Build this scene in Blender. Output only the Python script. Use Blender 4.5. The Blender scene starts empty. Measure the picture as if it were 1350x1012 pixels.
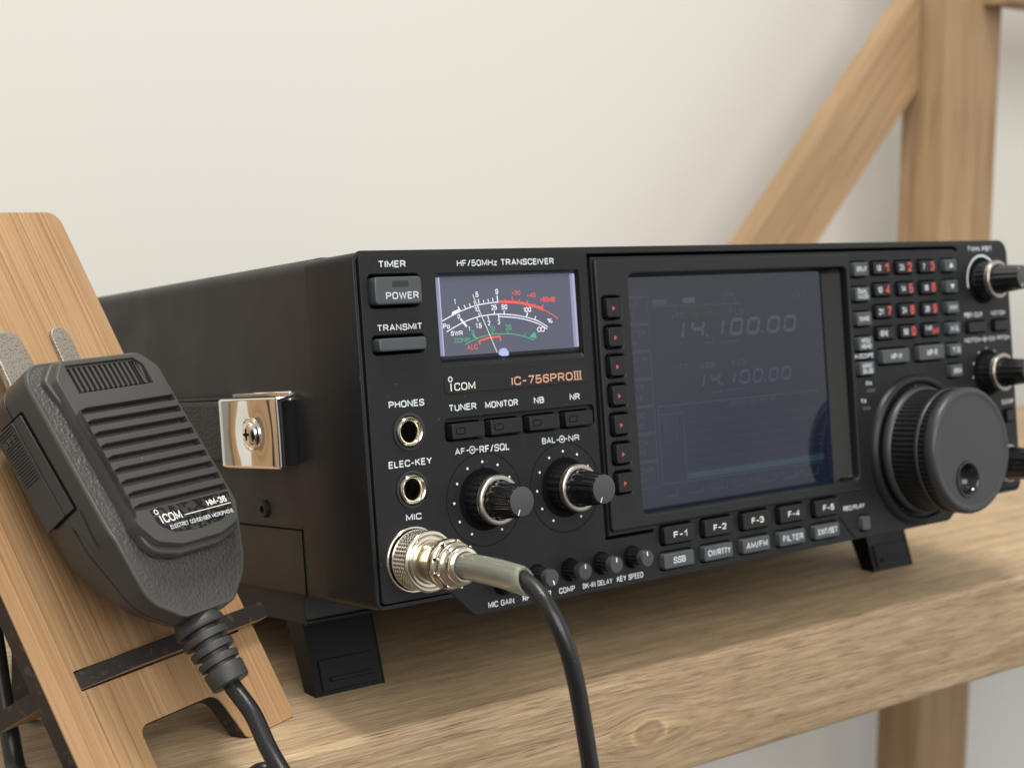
import bpy, bmesh, math, random
from mathutils import Vector, Matrix
from mathutils.geometry import tessellate_polygon
random.seed(7)
sc = bpy.context.scene
C = sc.collection
PI = math.pi
MM = 0.001

# ------------------------------------------------------------------ helpers
def offset(loop, o):
    """offset a CCW loop, + outwards"""
    n = len(loop); out = []
    for i in range(n):
        p0 = Vector(loop[i-1]); p1 = Vector(loop[i]); p2 = Vector(loop[(i+1) % n])
        a = (p1-p0); b = (p2-p1)
        if a.length < 1e-9: a = b
        if b.length < 1e-9: b = a
        a.normalize(); b.normalize()
        na = Vector((a.y, -a.x)); nb = Vector((b.y, -b.x))
        m = na+nb
        if m.length < 1e-6: m = na.copy()
        m.normalize()
        k = o/max(0.35, m.dot(na))
        out.append((p1.x+m.x*k, p1.y+m.y*k))
    return out

def rpoly(pts, radii, n=5):
    """CCW polygon with rounded corners"""
    out = []; N = len(pts)
    if not isinstance(radii, (list, tuple)): radii = [radii]*N
    for i in range(N):
        p0 = Vector(pts[i-1]); p = Vector(pts[i]); p2 = Vector(pts[(i+1) % N]); r = radii[i]
        a = (p0-p).normalized(); b = (p2-p).normalized()
        ang = a.angle(b)
        if r <= 0 or ang > PI-0.02:
            out.append((p.x, p.y)); continue
        t = r/math.tan(ang/2)
        t = min(t, (p0-p).length*0.48, (p2-p).length*0.48)
        r = t*math.tan(ang/2)
        s = p+a*t; e = p+b*t
        c = p+(a+b).normalized()*(r/math.sin(ang/2))
        a0 = math.atan2(s.y-c.y, s.x-c.x); a1 = math.atan2(e.y-c.y, e.x-c.x)
        d = (a1-a0+PI) % (2*PI)-PI
        for k in range(n+1):
            q = a0+d*k/n
            out.append((c.x+r*math.cos(q), c.y+r*math.sin(q)))
    return out

def rrect(x0, x1, y0, y1, r=1.0, n=3):
    return rpoly([(x0, y0), (x1, y0), (x1, y1), (x0, y1)], r, n)

def circle(cx, cy, r, n=48):
    return [(cx+r*math.cos(2*PI*k/n), cy+r*math.sin(2*PI*k/n)) for k in range(n)]


# condensed technical lettering: every glyph is a set of strokes; a point is (x, y[, corner radius])
_G = {}
def _g(ch, w, *strokes): _G[ch] = (w, strokes)
q_ = 0.24
_g('A', .62, [(0, 0), (.31, 1), (.62, 0)], [(.11, .32), (.51, .32)])
_g('B', .56, [(0, 0), (0, 1), (.53, 1, q_), (.53, .53, q_), (0, .53)], [(0, .53), (.56, .53, q_), (.56, 0, q_), (0, 0)])
_g('C', .56, [(.56, .70), (.56, 1, .27), (0, 1, .27), (0, 0, .27), (.56, 0, .27), (.56, .30)])
_g('D', .57, [(0, 0), (0, 1), (.57, 1, .28), (.57, 0, .28), (0, 0), (0, .2)])
_g('E', .48, [(.48, 1), (0, 1), (0, 0), (.48, 0)], [(0, .52), (.43, .52)])
_g('F', .46, [(.46, 1), (0, 1), (0, 0)], [(0, .52), (.41, .52)])
_g('G', .58, [(.57, .72), (.57, 1, .27), (0, 1, .27), (0, 0, .27), (.57, 0, .2), (.57, .45), (.32, .45)])
_g('H', .56, [(0, 0), (0, 1)], [(.56, 0), (.56, 1)], [(0, .53), (.56, .53)])
_g('I', .0, [(0, 0), (0, 1)])
_g('J', .45, [(.45, 1), (.45, 0, .22), (0, 0, .22), (0, .3)])
_g('K', .57, [(0, 0), (0, 1)], [(.54, 1), (0, .40)], [(.20, .60), (.57, 0)])
_g('L', .45, [(0, 1), (0, 0), (.45, 0)])
_g('M', .70, [(0, 0), (0, 1), (.35, .18), (.70, 1), (.70, 0)])
_g('N', .57, [(0, 0), (0, 1), (.57, 0), (.57, 1)])
_g('O', .60, [(0, .5), (0, 1, .29), (.60, 1, .29), (.60, 0, .29), (0, 0, .29), (0, .52)])
_g('P', .54, [(0, 0), (0, 1), (.54, 1, q_), (.54, .47, q_), (0, .47)])
_g('Q', .60, [(0, .5), (0, 1, .29), (.60, 1, .29), (.60, 0, .29), (0, 0, .29), (0, .52)], [(.36, .26), (.64, -.06)])
_g('R', .57, [(0, 0), (0, 1), (.55, 1, q_), (.55, .49, q_), (0, .49)], [(.33, .49), (.57, 0)])
_g('S', .54, [(.52, .72), (.52, 1, .22), (.02, 1, .22), (.02, .53, .2), (.54, .50, .2), (.54, 0, .22), (0, 0, .22), (0, .28)])
_g('T', .54, [(0, 1), (.54, 1)], [(.27, 1), (.27, 0)])
_g('U', .56, [(0, 1), (0, 0, .27), (.56, 0, .27), (.56, 1)])
_g('V', .60, [(0, 1), (.30, 0), (.60, 1)])
_g('W', .84, [(0, 1), (.21, 0), (.42, .95), (.63, 0), (.84, 1)])
_g('X', .58, [(0, 0), (.58, 1)], [(0, 1), (.58, 0)])
_g('Y', .60, [(0, 1), (.30, .45), (.60, 1)], [(.30, .45), (.30, 0)])
_g('Z', .52, [(0, 1), (.52, 1), (0, 0), (.52, 0)])
_g('0', .52, [(0, .5), (0, 1, .26), (.52, 1, .26), (.52, 0, .26), (0, 0, .26), (0, .52)])
_g('1', .25, [(0, .76), (.2, .82), (.25, 1), (.25, 0)])
_g('2', .50, [(0, .70), (0, 1, .24), (.5, 1, .24), (.5, .55, .2), (0, .0), (.5, 0)])
_g('3', .50, [(0, .74), (0, 1, .22), (.48, 1, .22), (.48, .54, .2), (.18, .54)], [(.18, .54), (.5, .54, .22), (.5, 0, .22), (0, 0, .22), (0, .26)])
_g('4', .54, [(.40, 0), (.40, 1), (0, .30), (.54, .30)])
_g('5', .50, [(.46, 1), (.06, 1), (.02, .50), (.5, .64, .2), (.5, 0, .24), (0, 0, .24), (0, .24)])
_g('6', .52, [(.50, .76), (.50, 1, .24), (0, 1, .25), (0, 0, .25), (.52, 0, .25), (.52, .60, .25), (0, .60, .2), (0, .5)])
_g('7', .50, [(0, 1), (.5, 1), (.18, 0)])
_g('8', .52, [(.26, .54), (.03, .54, .2), (.03, 1, .22), (.49, 1, .22), (.49, .54, .2), (.26, .54)], [(.26, .54), (0, .54, .22), (0, 0, .25), (.52, 0, .25), (.52, .54, .22), (.26, .54)])
_g('9', .52, [(.02, .24), (.02, 0, .24), (.52, 0, .25), (.52, 1, .25), (0, 1, .25), (0, .40, .25), (.52, .40, .2), (.52, .5)])
_g('-', .34, [(0, .42), (.34, .42)])
_g('/', .36, [(0, -.05), (.36, 1.05)])
_g('+', .42, [(0, .45), (.42, .45)], [(.21, .22), (.21, .68)])
_g('.', .02, [(.01, 0), (.01, .14)])
_g(':', .02, [(.01, .1), (.01, .24)], [(.01, .6), (.01, .74)])
_g('%', .70, [(.12, 0), (.58, 1)], [(0, .8), (0, 1, .12), (.26, 1, .12), (.26, .62, .12), (0, .62, .12), (0, .82)], [(.44, .2), (.44, .38, .12), (.70, .38, .12), (.70, 0, .12), (.44, 0, .12), (.44, .22)])
_g('o', .46, [(0, .33), (0, .68, .22), (.46, .68, .22), (.46, 0, .22), (0, 0, .22), (0, .35)])
_g('z', .40, [(0, .68), (.40, .68), (0, 0), (.40, 0)])
_g('d', .46, [(.46, 1), (.46, 0)], [(.46, .5), (.46, .68, .2), (0, .68, .2), (0, 0, .2), (.46, 0, .2), (.46, .2)])
_g(' ', .22)

def round_open(pts, n=4):
    out = []
    for i, p in enumerate(pts):
        r = p[2] if len(p) > 2 else 0
        if r <= 0 or i in (0, len(pts)-1): out.append((p[0], p[1])); continue
        P = Vector(p[:2]); a = Vector(pts[i-1][:2])-P; c = Vector(pts[i+1][:2])-P
        t = min(r, a.length*0.5, c.length*0.5); a.normalize(); c.normalize()
        s0 = P+a*t; s1 = P+c*t
        for k in range(n+1):
            u = k/n
            # circular-looking blend: a conic through the corner
            w0, w1, w2 = (1-u)**2, 2*u*(1-u)*0.78, u*u
            q = (s0*w0+P*w1+s1*w2)/(w0+w1+w2); out.append((q.x, q.y))
    return out

class MB:
    """a mesh in millimetres; x to the right, y into the thing (away from the viewer), z up"""
    def __init__(s, M=None):
        s.v = []; s.f = []; s.m = []; s.mats = []; s.M = M
    def mi(s, mat):
        if mat not in s.mats: s.mats.append(mat)
        return s.mats.index(mat)
    def add(s, vs, fs, mat):
        b = len(s.v); i = s.mi(mat)
        for p in vs:
            p = Vector(p)
            if s.M: p = s.M @ p
            s.v.append(p)
        for f in fs:
            s.f.append([b+k for k in f]); s.m.append(i)
    def box(s, x0, x1, y0, y1, z0, z1, mat, bev=0.3):
        s.slab([(x0, z0), (x1, z0), (x1, z1), (x0, z1)], y0, y1, bev, mat)
    def slab(s, loop, d0, d1, bev, mat, back=True, steps=2):
        """outline (x,z) from depth d0 (front, bevelled) to d1"""
        n = len(loop); vs = []; fs = []
        rings = []
        for k in range(steps+1):
            a = PI/2*k/steps
            rings.append((-bev*(1-math.sin(a)), d0+bev*(1-math.cos(a))))
        if bev <= 0: rings = [(0, d0)]
        rings.append((0, d1))
        for o, d in rings:
            L = offset(loop, o) if abs(o) > 1e-9 else loop
            vs += [(p[0], d, p[1]) for p in L]
        for r in range(len(rings)-1):
            for i in range(n):
                j = (i+1) % n
                fs.append((r*n+i, r*n+j, (r+1)*n+j, (r+1)*n+i))
        fs.append(list(range(n)))
        if back: fs.append([(len(rings)-1)*n+i for i in reversed(range(n))])
        s.add(vs, fs, mat)
    def plate(s, outer, holes, d0, d1, bev, mat, wall=None):
        """front face with holes, and the walls of every outline"""
        loops = [(outer, 1)]+[(h, -1) for h in holes]
        vs = []; fs = []
        ins = [offset(L, -bev*sg) for L, sg in loops]
        flat = []
        for L in ins: flat += [(p[0], d0, p[1]) for p in L]
        tri = tessellate_polygon([[Vector((p[0], p[1], 0)) for p in L] for L in ins])
        s.add(flat, [tuple(t) for t in tri], mat)
        for (L, sg), I in zip(loops, ins):
            n = len(L); M2 = offset(L, -bev*0.3*sg)
            vs = [(p[0], d0, p[1]) for p in I]+[(p[0], d0+bev*0.3, p[1]) for p in M2]+[(p[0], d0+bev, p[1]) for p in L]+[(p[0], d1, p[1]) for p in L]
            fs = []
            for r in range(3):
                for i in range(n):
                    j = (i+1) % n
                    f = (r*n+i, r*n+j, (r+1)*n+j, (r+1)*n+i)
                    fs.append(f if sg > 0 else f[::-1])
            s.add(vs, fs, wall if (wall and sg < 0) else mat)
    def funnel(s, La, da, Lb, db, mat):
        n = len(La)
        s.add([(p[0], da, p[1]) for p in La]+[(p[0], db, p[1]) for p in Lb],
              [(i, (i+1) % n, n+(i+1) % n, n+i)[::-1] for i in range(n)], mat)
    def quad(s, x0, x1, z0, z1, d, mat):
        s.add([(x0, d, z0), (x1, d, z0), (x1, d, z1), (x0, d, z1)], [(0, 1, 2, 3)], mat)
    def lathe(s, cx, cz, prof, mat, seg=48, flute=None, cap=True, axis=None):
        """prof: (r, d[, fluted]); axis along y (or a function (k, r, d, ang) -> point)"""
        vs = []; fs = []
        for p in prof:
            r, d = p[0], p[1]; fl = len(p) > 2 and p[2]
            for k in range(seg):
                a = 2*PI*k/seg; rr = r
                if fl and flute:
                    nf, dep = flute
                    rr = r-dep*(0.5-0.5*math.cos(a*nf))**1.5
                vs.append((cx+rr*math.cos(a), d, cz+rr*math.sin(a)))
        for r in range(len(prof)-1):
            for i in range(seg):
                j = (i+1) % seg
                fs.append((r*seg+i, r*seg+j, (r+1)*seg+j, (r+1)*seg+i))
        if cap:
            fs.append([(len(prof)-1)*seg+i for i in range(seg)])
        s.add(vs, fs, mat)
    def tube(s, pts, r, mat, seg=16, sub=8):
        P = [Vector(p) for p in pts]; Q = []
        for i in range(len(P)-1):
            p0 = P[max(0, i-1)]; p1 = P[i]; p2 = P[i+1]; p3 = P[min(len(P)-1, i+2)]
            for k in range(sub):
                t = k/sub
                Q.append(0.5*((2*p1)+(-p0+p2)*t+(2*p0-5*p1+4*p2-p3)*t*t+(-p0+3*p1-3*p2+p3)*t**3))
        Q.append(P[-1])
        T0 = (Q[1]-Q[0]).normalized()
        N = T0.orthogonal().normalized(); vs = []; fs = []
        for i, q in enumerate(Q):
            T = (Q[min(i+1, len(Q)-1)]-Q[max(i-1, 0)]).normalized()
            N = (N-T*N.dot(T)).normalized(); B = T.cross(N)
            for k in range(seg):
                a = 2*PI*k/seg
                vs.append(q+(N*math.cos(a)+B*math.sin(a))*r)
        for i in range(len(Q)-1):
            for k in range(seg):
                j = (k+1) % seg
                fs.append((i*seg+k, i*seg+j, (i+1)*seg+j, (i+1)*seg+k))
        fs.append(list(reversed(range(seg)))); fs.append([(len(Q)-1)*seg+k for k in range(seg)])
        s.add(vs, fs, mat)
    def ribbon(s, pts, w, d, mat, closed=False):
        n = len(pts); vs = []; fs = []
        for i, p in enumerate(pts):
            P = Vector(p[:2])
            a = P-Vector(pts[i-1][:2]) if (i or closed) else None
            c = Vector(pts[(i+1) % n][:2])-P if (i < n-1 or closed) else None
            if a is None: a = c
            if c is None: c = a
            a = a.normalized(); c = c.normalized()
            na = Vector((-a.y, a.x)); nc = Vector((-c.y, c.x)); m = na+nc
            if m.length < 0.05: m = na.copy()
            m.normalize(); q = m*(w/2)/max(0.5, m.dot(na))
            vs += [(p[0]+q.x, d, p[1]+q.y), (p[0]-q.x, d, p[1]-q.y)]
        for i in range(n if closed else n-1):
            j = (i+1) % n
            fs.append((2*i+1, 2*j+1, 2*j, 2*i))
        s.add(vs, fs, mat)
    def arc(s, pts, w, d, mat):
        """smooth ribbon through points"""
        P = [Vector(p) for p in pts]; Q = []
        for i in range(len(P)-1):
            p0 = P[max(0, i-1)]; p1 = P[i]; p2 = P[i+1]; p3 = P[min(len(P)-1, i+2)]
            for k in range(6):
                t = k/6
                Q.append(0.5*((2*p1)+(-p0+p2)*t+(2*p0-5*p1+4*p2-p3)*t*t+(-p0+3*p1-3*p2+p3)*t**3))
        Q.append(P[-1])
        s.ribbon([tuple(q) for q in Q], w, d, mat)
    def text(s, txt, x0, x1, z0, z1, d, mat, bold=0.012, shear=0.0, slope=0.0):
        h = z1-z0; t = h*(0.14+bold*2.2)
        gap = 0.25; tot = sum(_G[c][0] for c in txt)+gap*(len(txt)-1)
        k = (x1-x0-t)/max(0.05, tot) if tot > 0.1 else 0
        t = min(t, max(k*0.19, h*0.1)) if tot > 0.1 else t
        x = 0.0; lay = 0
        for c in txt:
            w, st = _G[c]
            for q in st:
                pts = [(x0+t/2+k*(x+p[0])+shear*h*p[1], z0+t/2+(h-t)*p[1]+slope*k*(x+p[0])) for p in round_open(q)]
                s.ribbon(pts, t, d-0.0025*(lay % 4), mat); lay += 1
            x += w+gap
    def build(s, name, parent=None, sharp=34):
        me = bpy.data.meshes.new(name)
        me.from_pydata([tuple(p*MM) for p in s.v], [], s.f)
        for m in s.mats: me.materials.append(m)
        me.polygons.foreach_set('material_index', s.m)
        me.polygons.foreach_set('use_smooth', [True]*len(me.polygons))
        me.set_sharp_from_angle(angle=math.radians(sharp))
        me.update()
        o = bpy.data.objects.new(name, me); C.objects.link(o)
        if parent: o.parent = parent
        return o

def tag(o, label=None, cat=None, group=None, kind=None):
    if label: o['label'] = label
    if cat: o['category'] = cat
    if group: o['group'] = group
    if kind: o['kind'] = kind
    return o

def frame(yaw, tilt):
    X = Vector((math.cos(yaw), math.sin(yaw), 0)); D0 = Vector((-math.sin(yaw), math.cos(yaw), 0)); Z = Vector((0, 0, 1))
    D = D0*math.cos(tilt)-Z*math.sin(tilt); U = Z*math.cos(tilt)+D0*math.sin(tilt)
    return X, D, U

def empty(name, loc, fr):
    o = bpy.data.objects.new(name, None); C.objects.link(o)
    X, D, U = fr
    M = Matrix(((X.x, D.x, U.x), (X.y, D.y, U.y), (X.z, D.z, U.z)))
    o.location = Vector(loc)*MM; o.rotation_euler = M.to_euler(); o.empty_display_size = 0.02
    return o

# ------------------------------------------------------------------ materials
def mat(name, col, rough=0.5, metal=0.0, spec=0.5, bump=None, emit=None, coat=0.0, vary=None):
    m = bpy.data.materials.new(name); m.use_nodes = True
    nt = m.node_tree; b = nt.nodes['Principled BSDF']
    b.inputs['Base Color'].default_value = (*col, 1); b.inputs['Roughness'].default_value = rough
    b.inputs['Metallic'].default_value = metal; b.inputs['Specular IOR Level'].default_value = spec
    b.inputs['Coat Weight'].default_value = coat
    if emit:
        b.inputs['Emission Color'].default_value = (*emit[0], 1); b.inputs['Emission Strength'].default_value = emit[1]
    tc = nt.nodes.new('ShaderNodeTexCoord')
    if bump:
        kind, scale, dist = bump
        if kind == 'noise':
            t = nt.nodes.new('ShaderNodeTexNoise'); t.inputs['Scale'].default_value = scale; t.inputs['Detail'].default_value = 3; out = t.outputs['Fac']
        else:
            t = nt.nodes.new('ShaderNodeTexVoronoi'); t.feature = 'DISTANCE_TO_EDGE' if kind == 'leather' else 'F1'; t.inputs['Scale'].default_value = scale
            out = t.outputs['Distance']
            if kind == 'leather':
                n2 = nt.nodes.new('ShaderNodeTexNoise'); n2.inputs['Scale'].default_value = scale*0.5
                mx = nt.nodes.new('ShaderNodeMixRGB'); mx.inputs[0].default_value = 0.0012
                nt.links.new(tc.outputs['Object'], n2.inputs['Vector']); nt.links.new(tc.outputs['Object'], mx.inputs[1]); nt.links.new(n2.outputs['Color'], mx.inputs[2])
                nt.links.new(mx.outputs[0], t.inputs['Vector'])
                mr = nt.nodes.new('ShaderNodeMapRange'); mr.inputs['From Max'].default_value = 0.25; nt.links.new(out, mr.inputs['Value']); out = mr.outputs['Result']
        if kind != 'leather': nt.links.new(tc.outputs['Object'], t.inputs['Vector'])
        bn = nt.nodes.new('ShaderNodeBump'); bn.inputs['Strength'].default_value = 1.0; bn.inputs['Distance'].default_value = dist
        nt.links.new(out, bn.inputs['Height']); nt.links.new(bn.outputs['Normal'], b.inputs['Normal'])
    if vary:
        # fine dust specks and wear: (scale, threshold, colour, smudge amount on roughness)
        scale, th, dc, sm = vary
        n = nt.nodes.new('ShaderNodeTexNoise'); n.inputs['Scale'].default_value = scale; n.inputs['Detail'].default_value = 2
        nt.links.new(tc.outputs['Object'], n.inputs['Vector'])
        mr = nt.nodes.new('ShaderNodeMapRange'); mr.inputs['From Min'].default_value = th; mr.inputs['From Max'].default_value = th+0.06
        nt.links.new(n.outputs['Fac'], mr.inputs['Value'])
        mx = nt.nodes.new('ShaderNodeMixRGB'); mx.inputs[1].default_value = (*col, 1); mx.inputs[2].default_value = (*dc, 1)
        nt.links.new(mr.outputs['Result'], mx.inputs[0]); nt.links.new(mx.outputs[0], b.inputs['Base Color'])
        n3 = nt.nodes.new('ShaderNodeTexNoise'); n3.inputs['Scale'].default_value = 45; n3.inputs['Detail'].default_value = 5
        nt.links.new(tc.outputs['Object'], n3.inputs['Vector'])
        m3 = nt.nodes.new('ShaderNodeMapRange'); m3.inputs['From Min'].default_value = 0.3; m3.inputs['From Max'].default_value = 0.7
        m3.inputs['To Min'].default_value = rough-sm; m3.inputs['To Max'].default_value = rough+sm
        nt.links.new(n3.outputs['Fac'], m3.inputs['Value']); nt.links.new(m3.outputs['Result'], b.inputs['Roughness'])
    return m

def wood(name, axis, cols, fine, coarse, rough=0.55, bumpd=0.00015, knot=None, pores=0.5, ratio=0.03, wav=0.25):
    """grain runs along `axis` (0 x, 2 z) of the object"""
    m = bpy.data.materials.new(name); m.use_nodes = True
    nt = m.node_tree; b = nt.nodes['Principled BSDF']; N = nt.nodes.new; L = nt.links.new
    tc = N('ShaderNodeTexCoord')
    def mapped(sa, sc_):
        mp = N('ShaderNodeMapping'); s = [sc_, sc_, sc_]; s[axis] = sa
        mp.inputs['Scale'].default_value = s; L(vec, mp.inputs['Vector']); return mp.outputs[0]
    vec = tc.outputs['Object']
    if knot:
        # bend the grain round a knot: push the coordinate sideways near it
        kx, ky, kz, kr = knot
        sub = N('ShaderNodeVectorMath'); sub.operation = 'SUBTRACT'; sub.inputs[1].default_value = (kx, ky, kz); L(vec, sub.inputs[0])
        sca = N('ShaderNodeVectorMath'); sca.operation = 'MULTIPLY'; sca.inputs[1].default_value = (0.6, 1, 1); L(sub.outputs[0], sca.inputs[0])
        ln = N('ShaderNodeVectorMath'); ln.operation = 'LENGTH'; L(sca.outputs[0], ln.inputs[0])
        kd = ln.outputs['Value']
        g = N('ShaderNodeMapRange'); g.interpolation_type = 'SMOOTHSTEP'; g.inputs['From Min'].default_value = 0; g.inputs['From Max'].default_value = kr*3.2; g.inputs['To Min'].default_value = 0.7; g.inputs['To Max'].default_value = 0
        L(kd, g.inputs['Value'])
        v2 = N('ShaderNodeVectorMath'); v2.operation = 'SCALE'; L(sub.outputs[0], v2.inputs[0]); L(g.outputs[0], v2.inputs['Scale'])
        v3 = N('ShaderNodeVectorMath'); v3.operation = 'SUBTRACT'; L(vec, v3.inputs[0]); L(v2.outputs[0], v3.inputs[1]); vec = v3.outputs[0]
    def noise(v, scale, det=4, dist=0.0):
        n = N('ShaderNodeTexNoise'); n.inputs['Scale'].default_value = scale; n.inputs['Detail'].default_value = det; n.inputs['Distortion'].default_value = dist; n.inputs['Roughness'].default_value = 0.70
        L(v, n.inputs['Vector']); return n.outputs['Fac']
    a = noise(mapped(coarse*ratio*1.6, coarse), 1.0, 4, wav*2.4)
    f = noise(mapped(fine*ratio, fine), 1.0, 5, wav)
    t = noise(mapped(4, 9), 1.0, 2)
    r1 = N('ShaderNodeValToRGB'); e = r1.color_ramp.elements
    e[0].position = 0.3; e[0].color = (*cols[0], 1); e[1].position = 0.72; e[1].color = (*cols[2], 1)
    k = e.new(0.5); k.color = (*cols[1], 1)
    ad = N('ShaderNodeMath'); ad.operation = 'MULTIPLY_ADD'; L(f, ad.inputs[0]); ad.inputs[1].default_value = 0.75
    ad2 = N('ShaderNodeMath'); ad2.operation = 'MULTIPLY_ADD'; L(a, ad2.inputs[0]); ad2.inputs[1].default_value = 0.42; ad2.inputs[2].default_value = -0.08
    L(ad2.outputs[0], ad.inputs[2]); L(ad.outputs[0], r1.inputs[0])
    # darker open pores
    p = noise(mapped(fine*ratio*1.1, fine*0.8), 1.0, 2)
    pr = N('ShaderNodeMapRange'); pr.inputs['From Min'].default_value = 0.57; pr.inputs['From Max'].default_value = 0.63; L(p, pr.inputs['Value'])
    pm = N('ShaderNodeMath'); pm.operation = 'MULTIPLY'; L(pr.outputs[0], pm.inputs[0]); pm.inputs[1].default_value = pores
    mx = N('ShaderNodeMixRGB'); mx.blend_type = 'MULTIPLY'; L(pm.outputs[0], mx.inputs[0]); L(r1.outputs[0], mx.inputs[1]); mx.inputs[2].default_value = (0.42, 0.36, 0.3, 1)
    mt = N('ShaderNodeMapRange'); mt.inputs['From Min'].default_value = 0.3; mt.inputs['From Max'].default_value = 0.7; mt.inputs['To Min'].default_value = 0.82; mt.inputs['To Max'].default_value = 1.12; L(t, mt.inputs['Value'])
    m2 = N('ShaderNodeVectorMath'); m2.operation = 'SCALE'; L(mx.outputs[0], m2.inputs[0]); L(mt.outputs[0], m2.inputs['Scale'])
    col = m2.outputs[0]; hgt = f
    if knot:
        kn = noise(vec, 260, 3)
        kk = N('ShaderNodeMath'); kk.operation = 'MULTIPLY_ADD'; L(kn, kk.inputs[0]); kk.inputs[1].default_value = kr*0.5; L(kd, kk.inputs[2])
        kr_ = N('ShaderNodeValToRGB'); ke = kr_.color_ramp.elements
        dv = N('ShaderNodeMath'); dv.operation = 'DIVIDE'; L(kk.outputs[0], dv.inputs[0]); dv.inputs[1].default_value = kr*1.6
        ke[0].position = 0.0; ke[0].color = (0.72, 0.68, 0.6, 1); ke[1].position = 0.95; ke[1].color = (1, 1, 1, 1)
        for pos, c in ((0.35, 0.85), (0.5, 0.72), (0.6, 0.85), (0.7, 1.3), (0.8, 1.08)):
            q = ke.new(pos); q.color = (c, c*0.97, c*0.92, 1)
        L(dv.outputs[0], kr_.inputs[0])
        m4 = N('ShaderNodeMixRGB'); m4.blend_type = 'MULTIPLY'; m4.inputs[0].default_value = 1; L(col, m4.inputs[1]); L(kr_.outputs[0], m4.inputs[2]); col = m4.outputs[0]
    L(col, b.inputs['Base Color']); b.inputs['Roughness'].default_value = rough; b.inputs['Specular IOR Level'].default_value = 0.35
    bn = N('ShaderNodeBump'); bn.inputs['Distance'].default_value = bumpd; L(hgt, bn.inputs['Height']); L(bn.outputs['Normal'], b.inputs['Normal'])
    return m

PANEL = mat('black_panel_plastic', (0.0105, 0.0115, 0.0135), 0.46, spec=0.26, bump=('noise', 5200, 0.00004), vary=(900, 0.715, (0.10, 0.10, 0.10), 0.07))
BEZEL = mat('black_bezel_plastic', (0.0105, 0.0113, 0.013), 0.38, spec=0.32, bump=('noise', 4500, 0.00003), vary=(700, 0.75, (0.08, 0.08, 0.08), 0.05))
CASE = mat('charcoal_painted_steel', (0.0205, 0.0195, 0.0185), 0.47, spec=0.42, bump=('noise', 3500, 0.00004), vary=(600, 0.76, (0.1, 0.09, 0.08), 0.06))
DARK = mat('black_gap', (0.003, 0.003, 0.003), 0.8, spec=0.1)
KEYD = mat('black_key_plastic', (0.0095, 0.0105, 0.012), 0.38, spec=0.3, bump=('noise', 4200, 0.00004), vary=(900, 0.74, (0.1, 0.1, 0.1), 0.05))
KEYG = mat('grey_key_plastic', (0.052, 0.062, 0.070), 0.36, bump=('noise', 4200, 0.00003))
INK = mat('pale_lettering', (0.60, 0.66, 0.72), 0.5)
INKW = mat('white_lettering', (0.82, 0.82, 0.80), 0.5)
INKR = mat('red_lettering', (0.70, 0.085, 0.075), 0.5)
REDM = mat('dull_red_mark', (0.50, 0.07, 0.07), 0.5)
INKO = mat('copper_lettering', (0.62, 0.33, 0.22), 0.4, metal=0.2)
GLOSS = mat('glossy_black_knob', (0.010, 0.010, 0.011), 0.12, spec=0.6)
CAPM = mat('satin_knob_cap', (0.045, 0.048, 0.052), 0.34)
RUBBER = mat('dial_rubber', (0.012, 0.012, 0.013), 0.34, bump=('noise', 3000, 0.00003))
FOOTM = mat('black_foot_plastic', (0.0045, 0.0047, 0.0060), 0.45, spec=0.2, bump=('noise', 3000, 0.00003))
DIALF = mat('dial_face_plastic', (0.034, 0.036, 0.040), 0.40, bump=('noise', 4500, 0.00003))
NICKEL = mat('warm_nickel', (0.74, 0.69, 0.58), 0.13, metal=1.0, bump=('noise', 500, 0.00002))
SATIN = mat('brushed_ring_metal', (0.46, 0.43, 0.39), 0.34, metal=1.0)
CHROME = mat('chrome', (0.92, 0.91, 0.89), 0.035, metal=1.0)
STEEL = mat('grained_steel', (0.40, 0.37, 0.32), 0.5, metal=0.9, bump=('noise', 2600, 0.00008), vary=(1500, 0.55, (0.22, 0.2, 0.17), 0.08))
LEATHER = mat('black_leatherette', (0.018, 0.017, 0.016), 0.5, bump=('leather', 620, 0.0003))
MICT = mat('grained_mic_plastic', (0.052, 0.052, 0.049), 0.42, bump=('noise', 1000, 0.00055))
MICS = mat('smooth_mic_plastic', (0.054, 0.054, 0.050), 0.40, bump=('noise', 4000, 0.00003), vary=(700, 0.75, (0.14, 0.14, 0.13), 0.05))
MICD = mat('dark_mic_plastic', (0.030, 0.030, 0.029), 0.42, bump=('noise', 4000, 0.00003))
CORDM = mat('black_cord_rubber', (0.011, 0.0115, 0.0125), 0.30, spec=0.45, bump=('noise', 2500, 0.00004), vary=(500, 0.74, (0.2, 0.2, 0.19), 0.05))
BOOTM = mat('black_boot_rubber', (0.030, 0.031, 0.032), 0.5, bump=('noise', 2500, 0.00004))
CHAR = mat('laser_charred_edge', (0.016, 0.012, 0.011), 0.6, bump=('noise', 1500, 0.0001), vary=(300, 0.6, (0.05, 0.032, 0.022), 0.05))
PLATE = mat('worn_name_plate', (0.022, 0.021, 0.021), 0.26, metal=0.4, bump=('noise', 900, 0.00008), vary=(650, 0.5, (0.075, 0.066, 0.06), 0.1))
METERF = mat('meter_face', (0.06, 0.065, 0.085), 0.5, emit=((0.15, 0.18, 0.30), 0.27))
MTW = mat('meter_white', (0.8, 0.82, 0.9), 0.5, emit=((0.75, 0.8, 1.0), 0.45))
MTB = mat('meter_blue', (0.45, 0.5, 0.8), 0.5, emit=((0.45, 0.52, 1.0), 0.25))
MTR = mat('meter_red', (0.8, 0.08, 0.05), 0.5, emit=((1.0, 0.12, 0.07), 0.4))
MTG = mat('meter_green', (0.06, 0.42, 0.22), 0.5, emit=((0.08, 0.6, 0.3), 0.25))
MTN = mat('meter_needle', (0.85, 0.83, 0.66), 0.4, emit=((0.9, 0.88, 0.7), 0.35))
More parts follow.
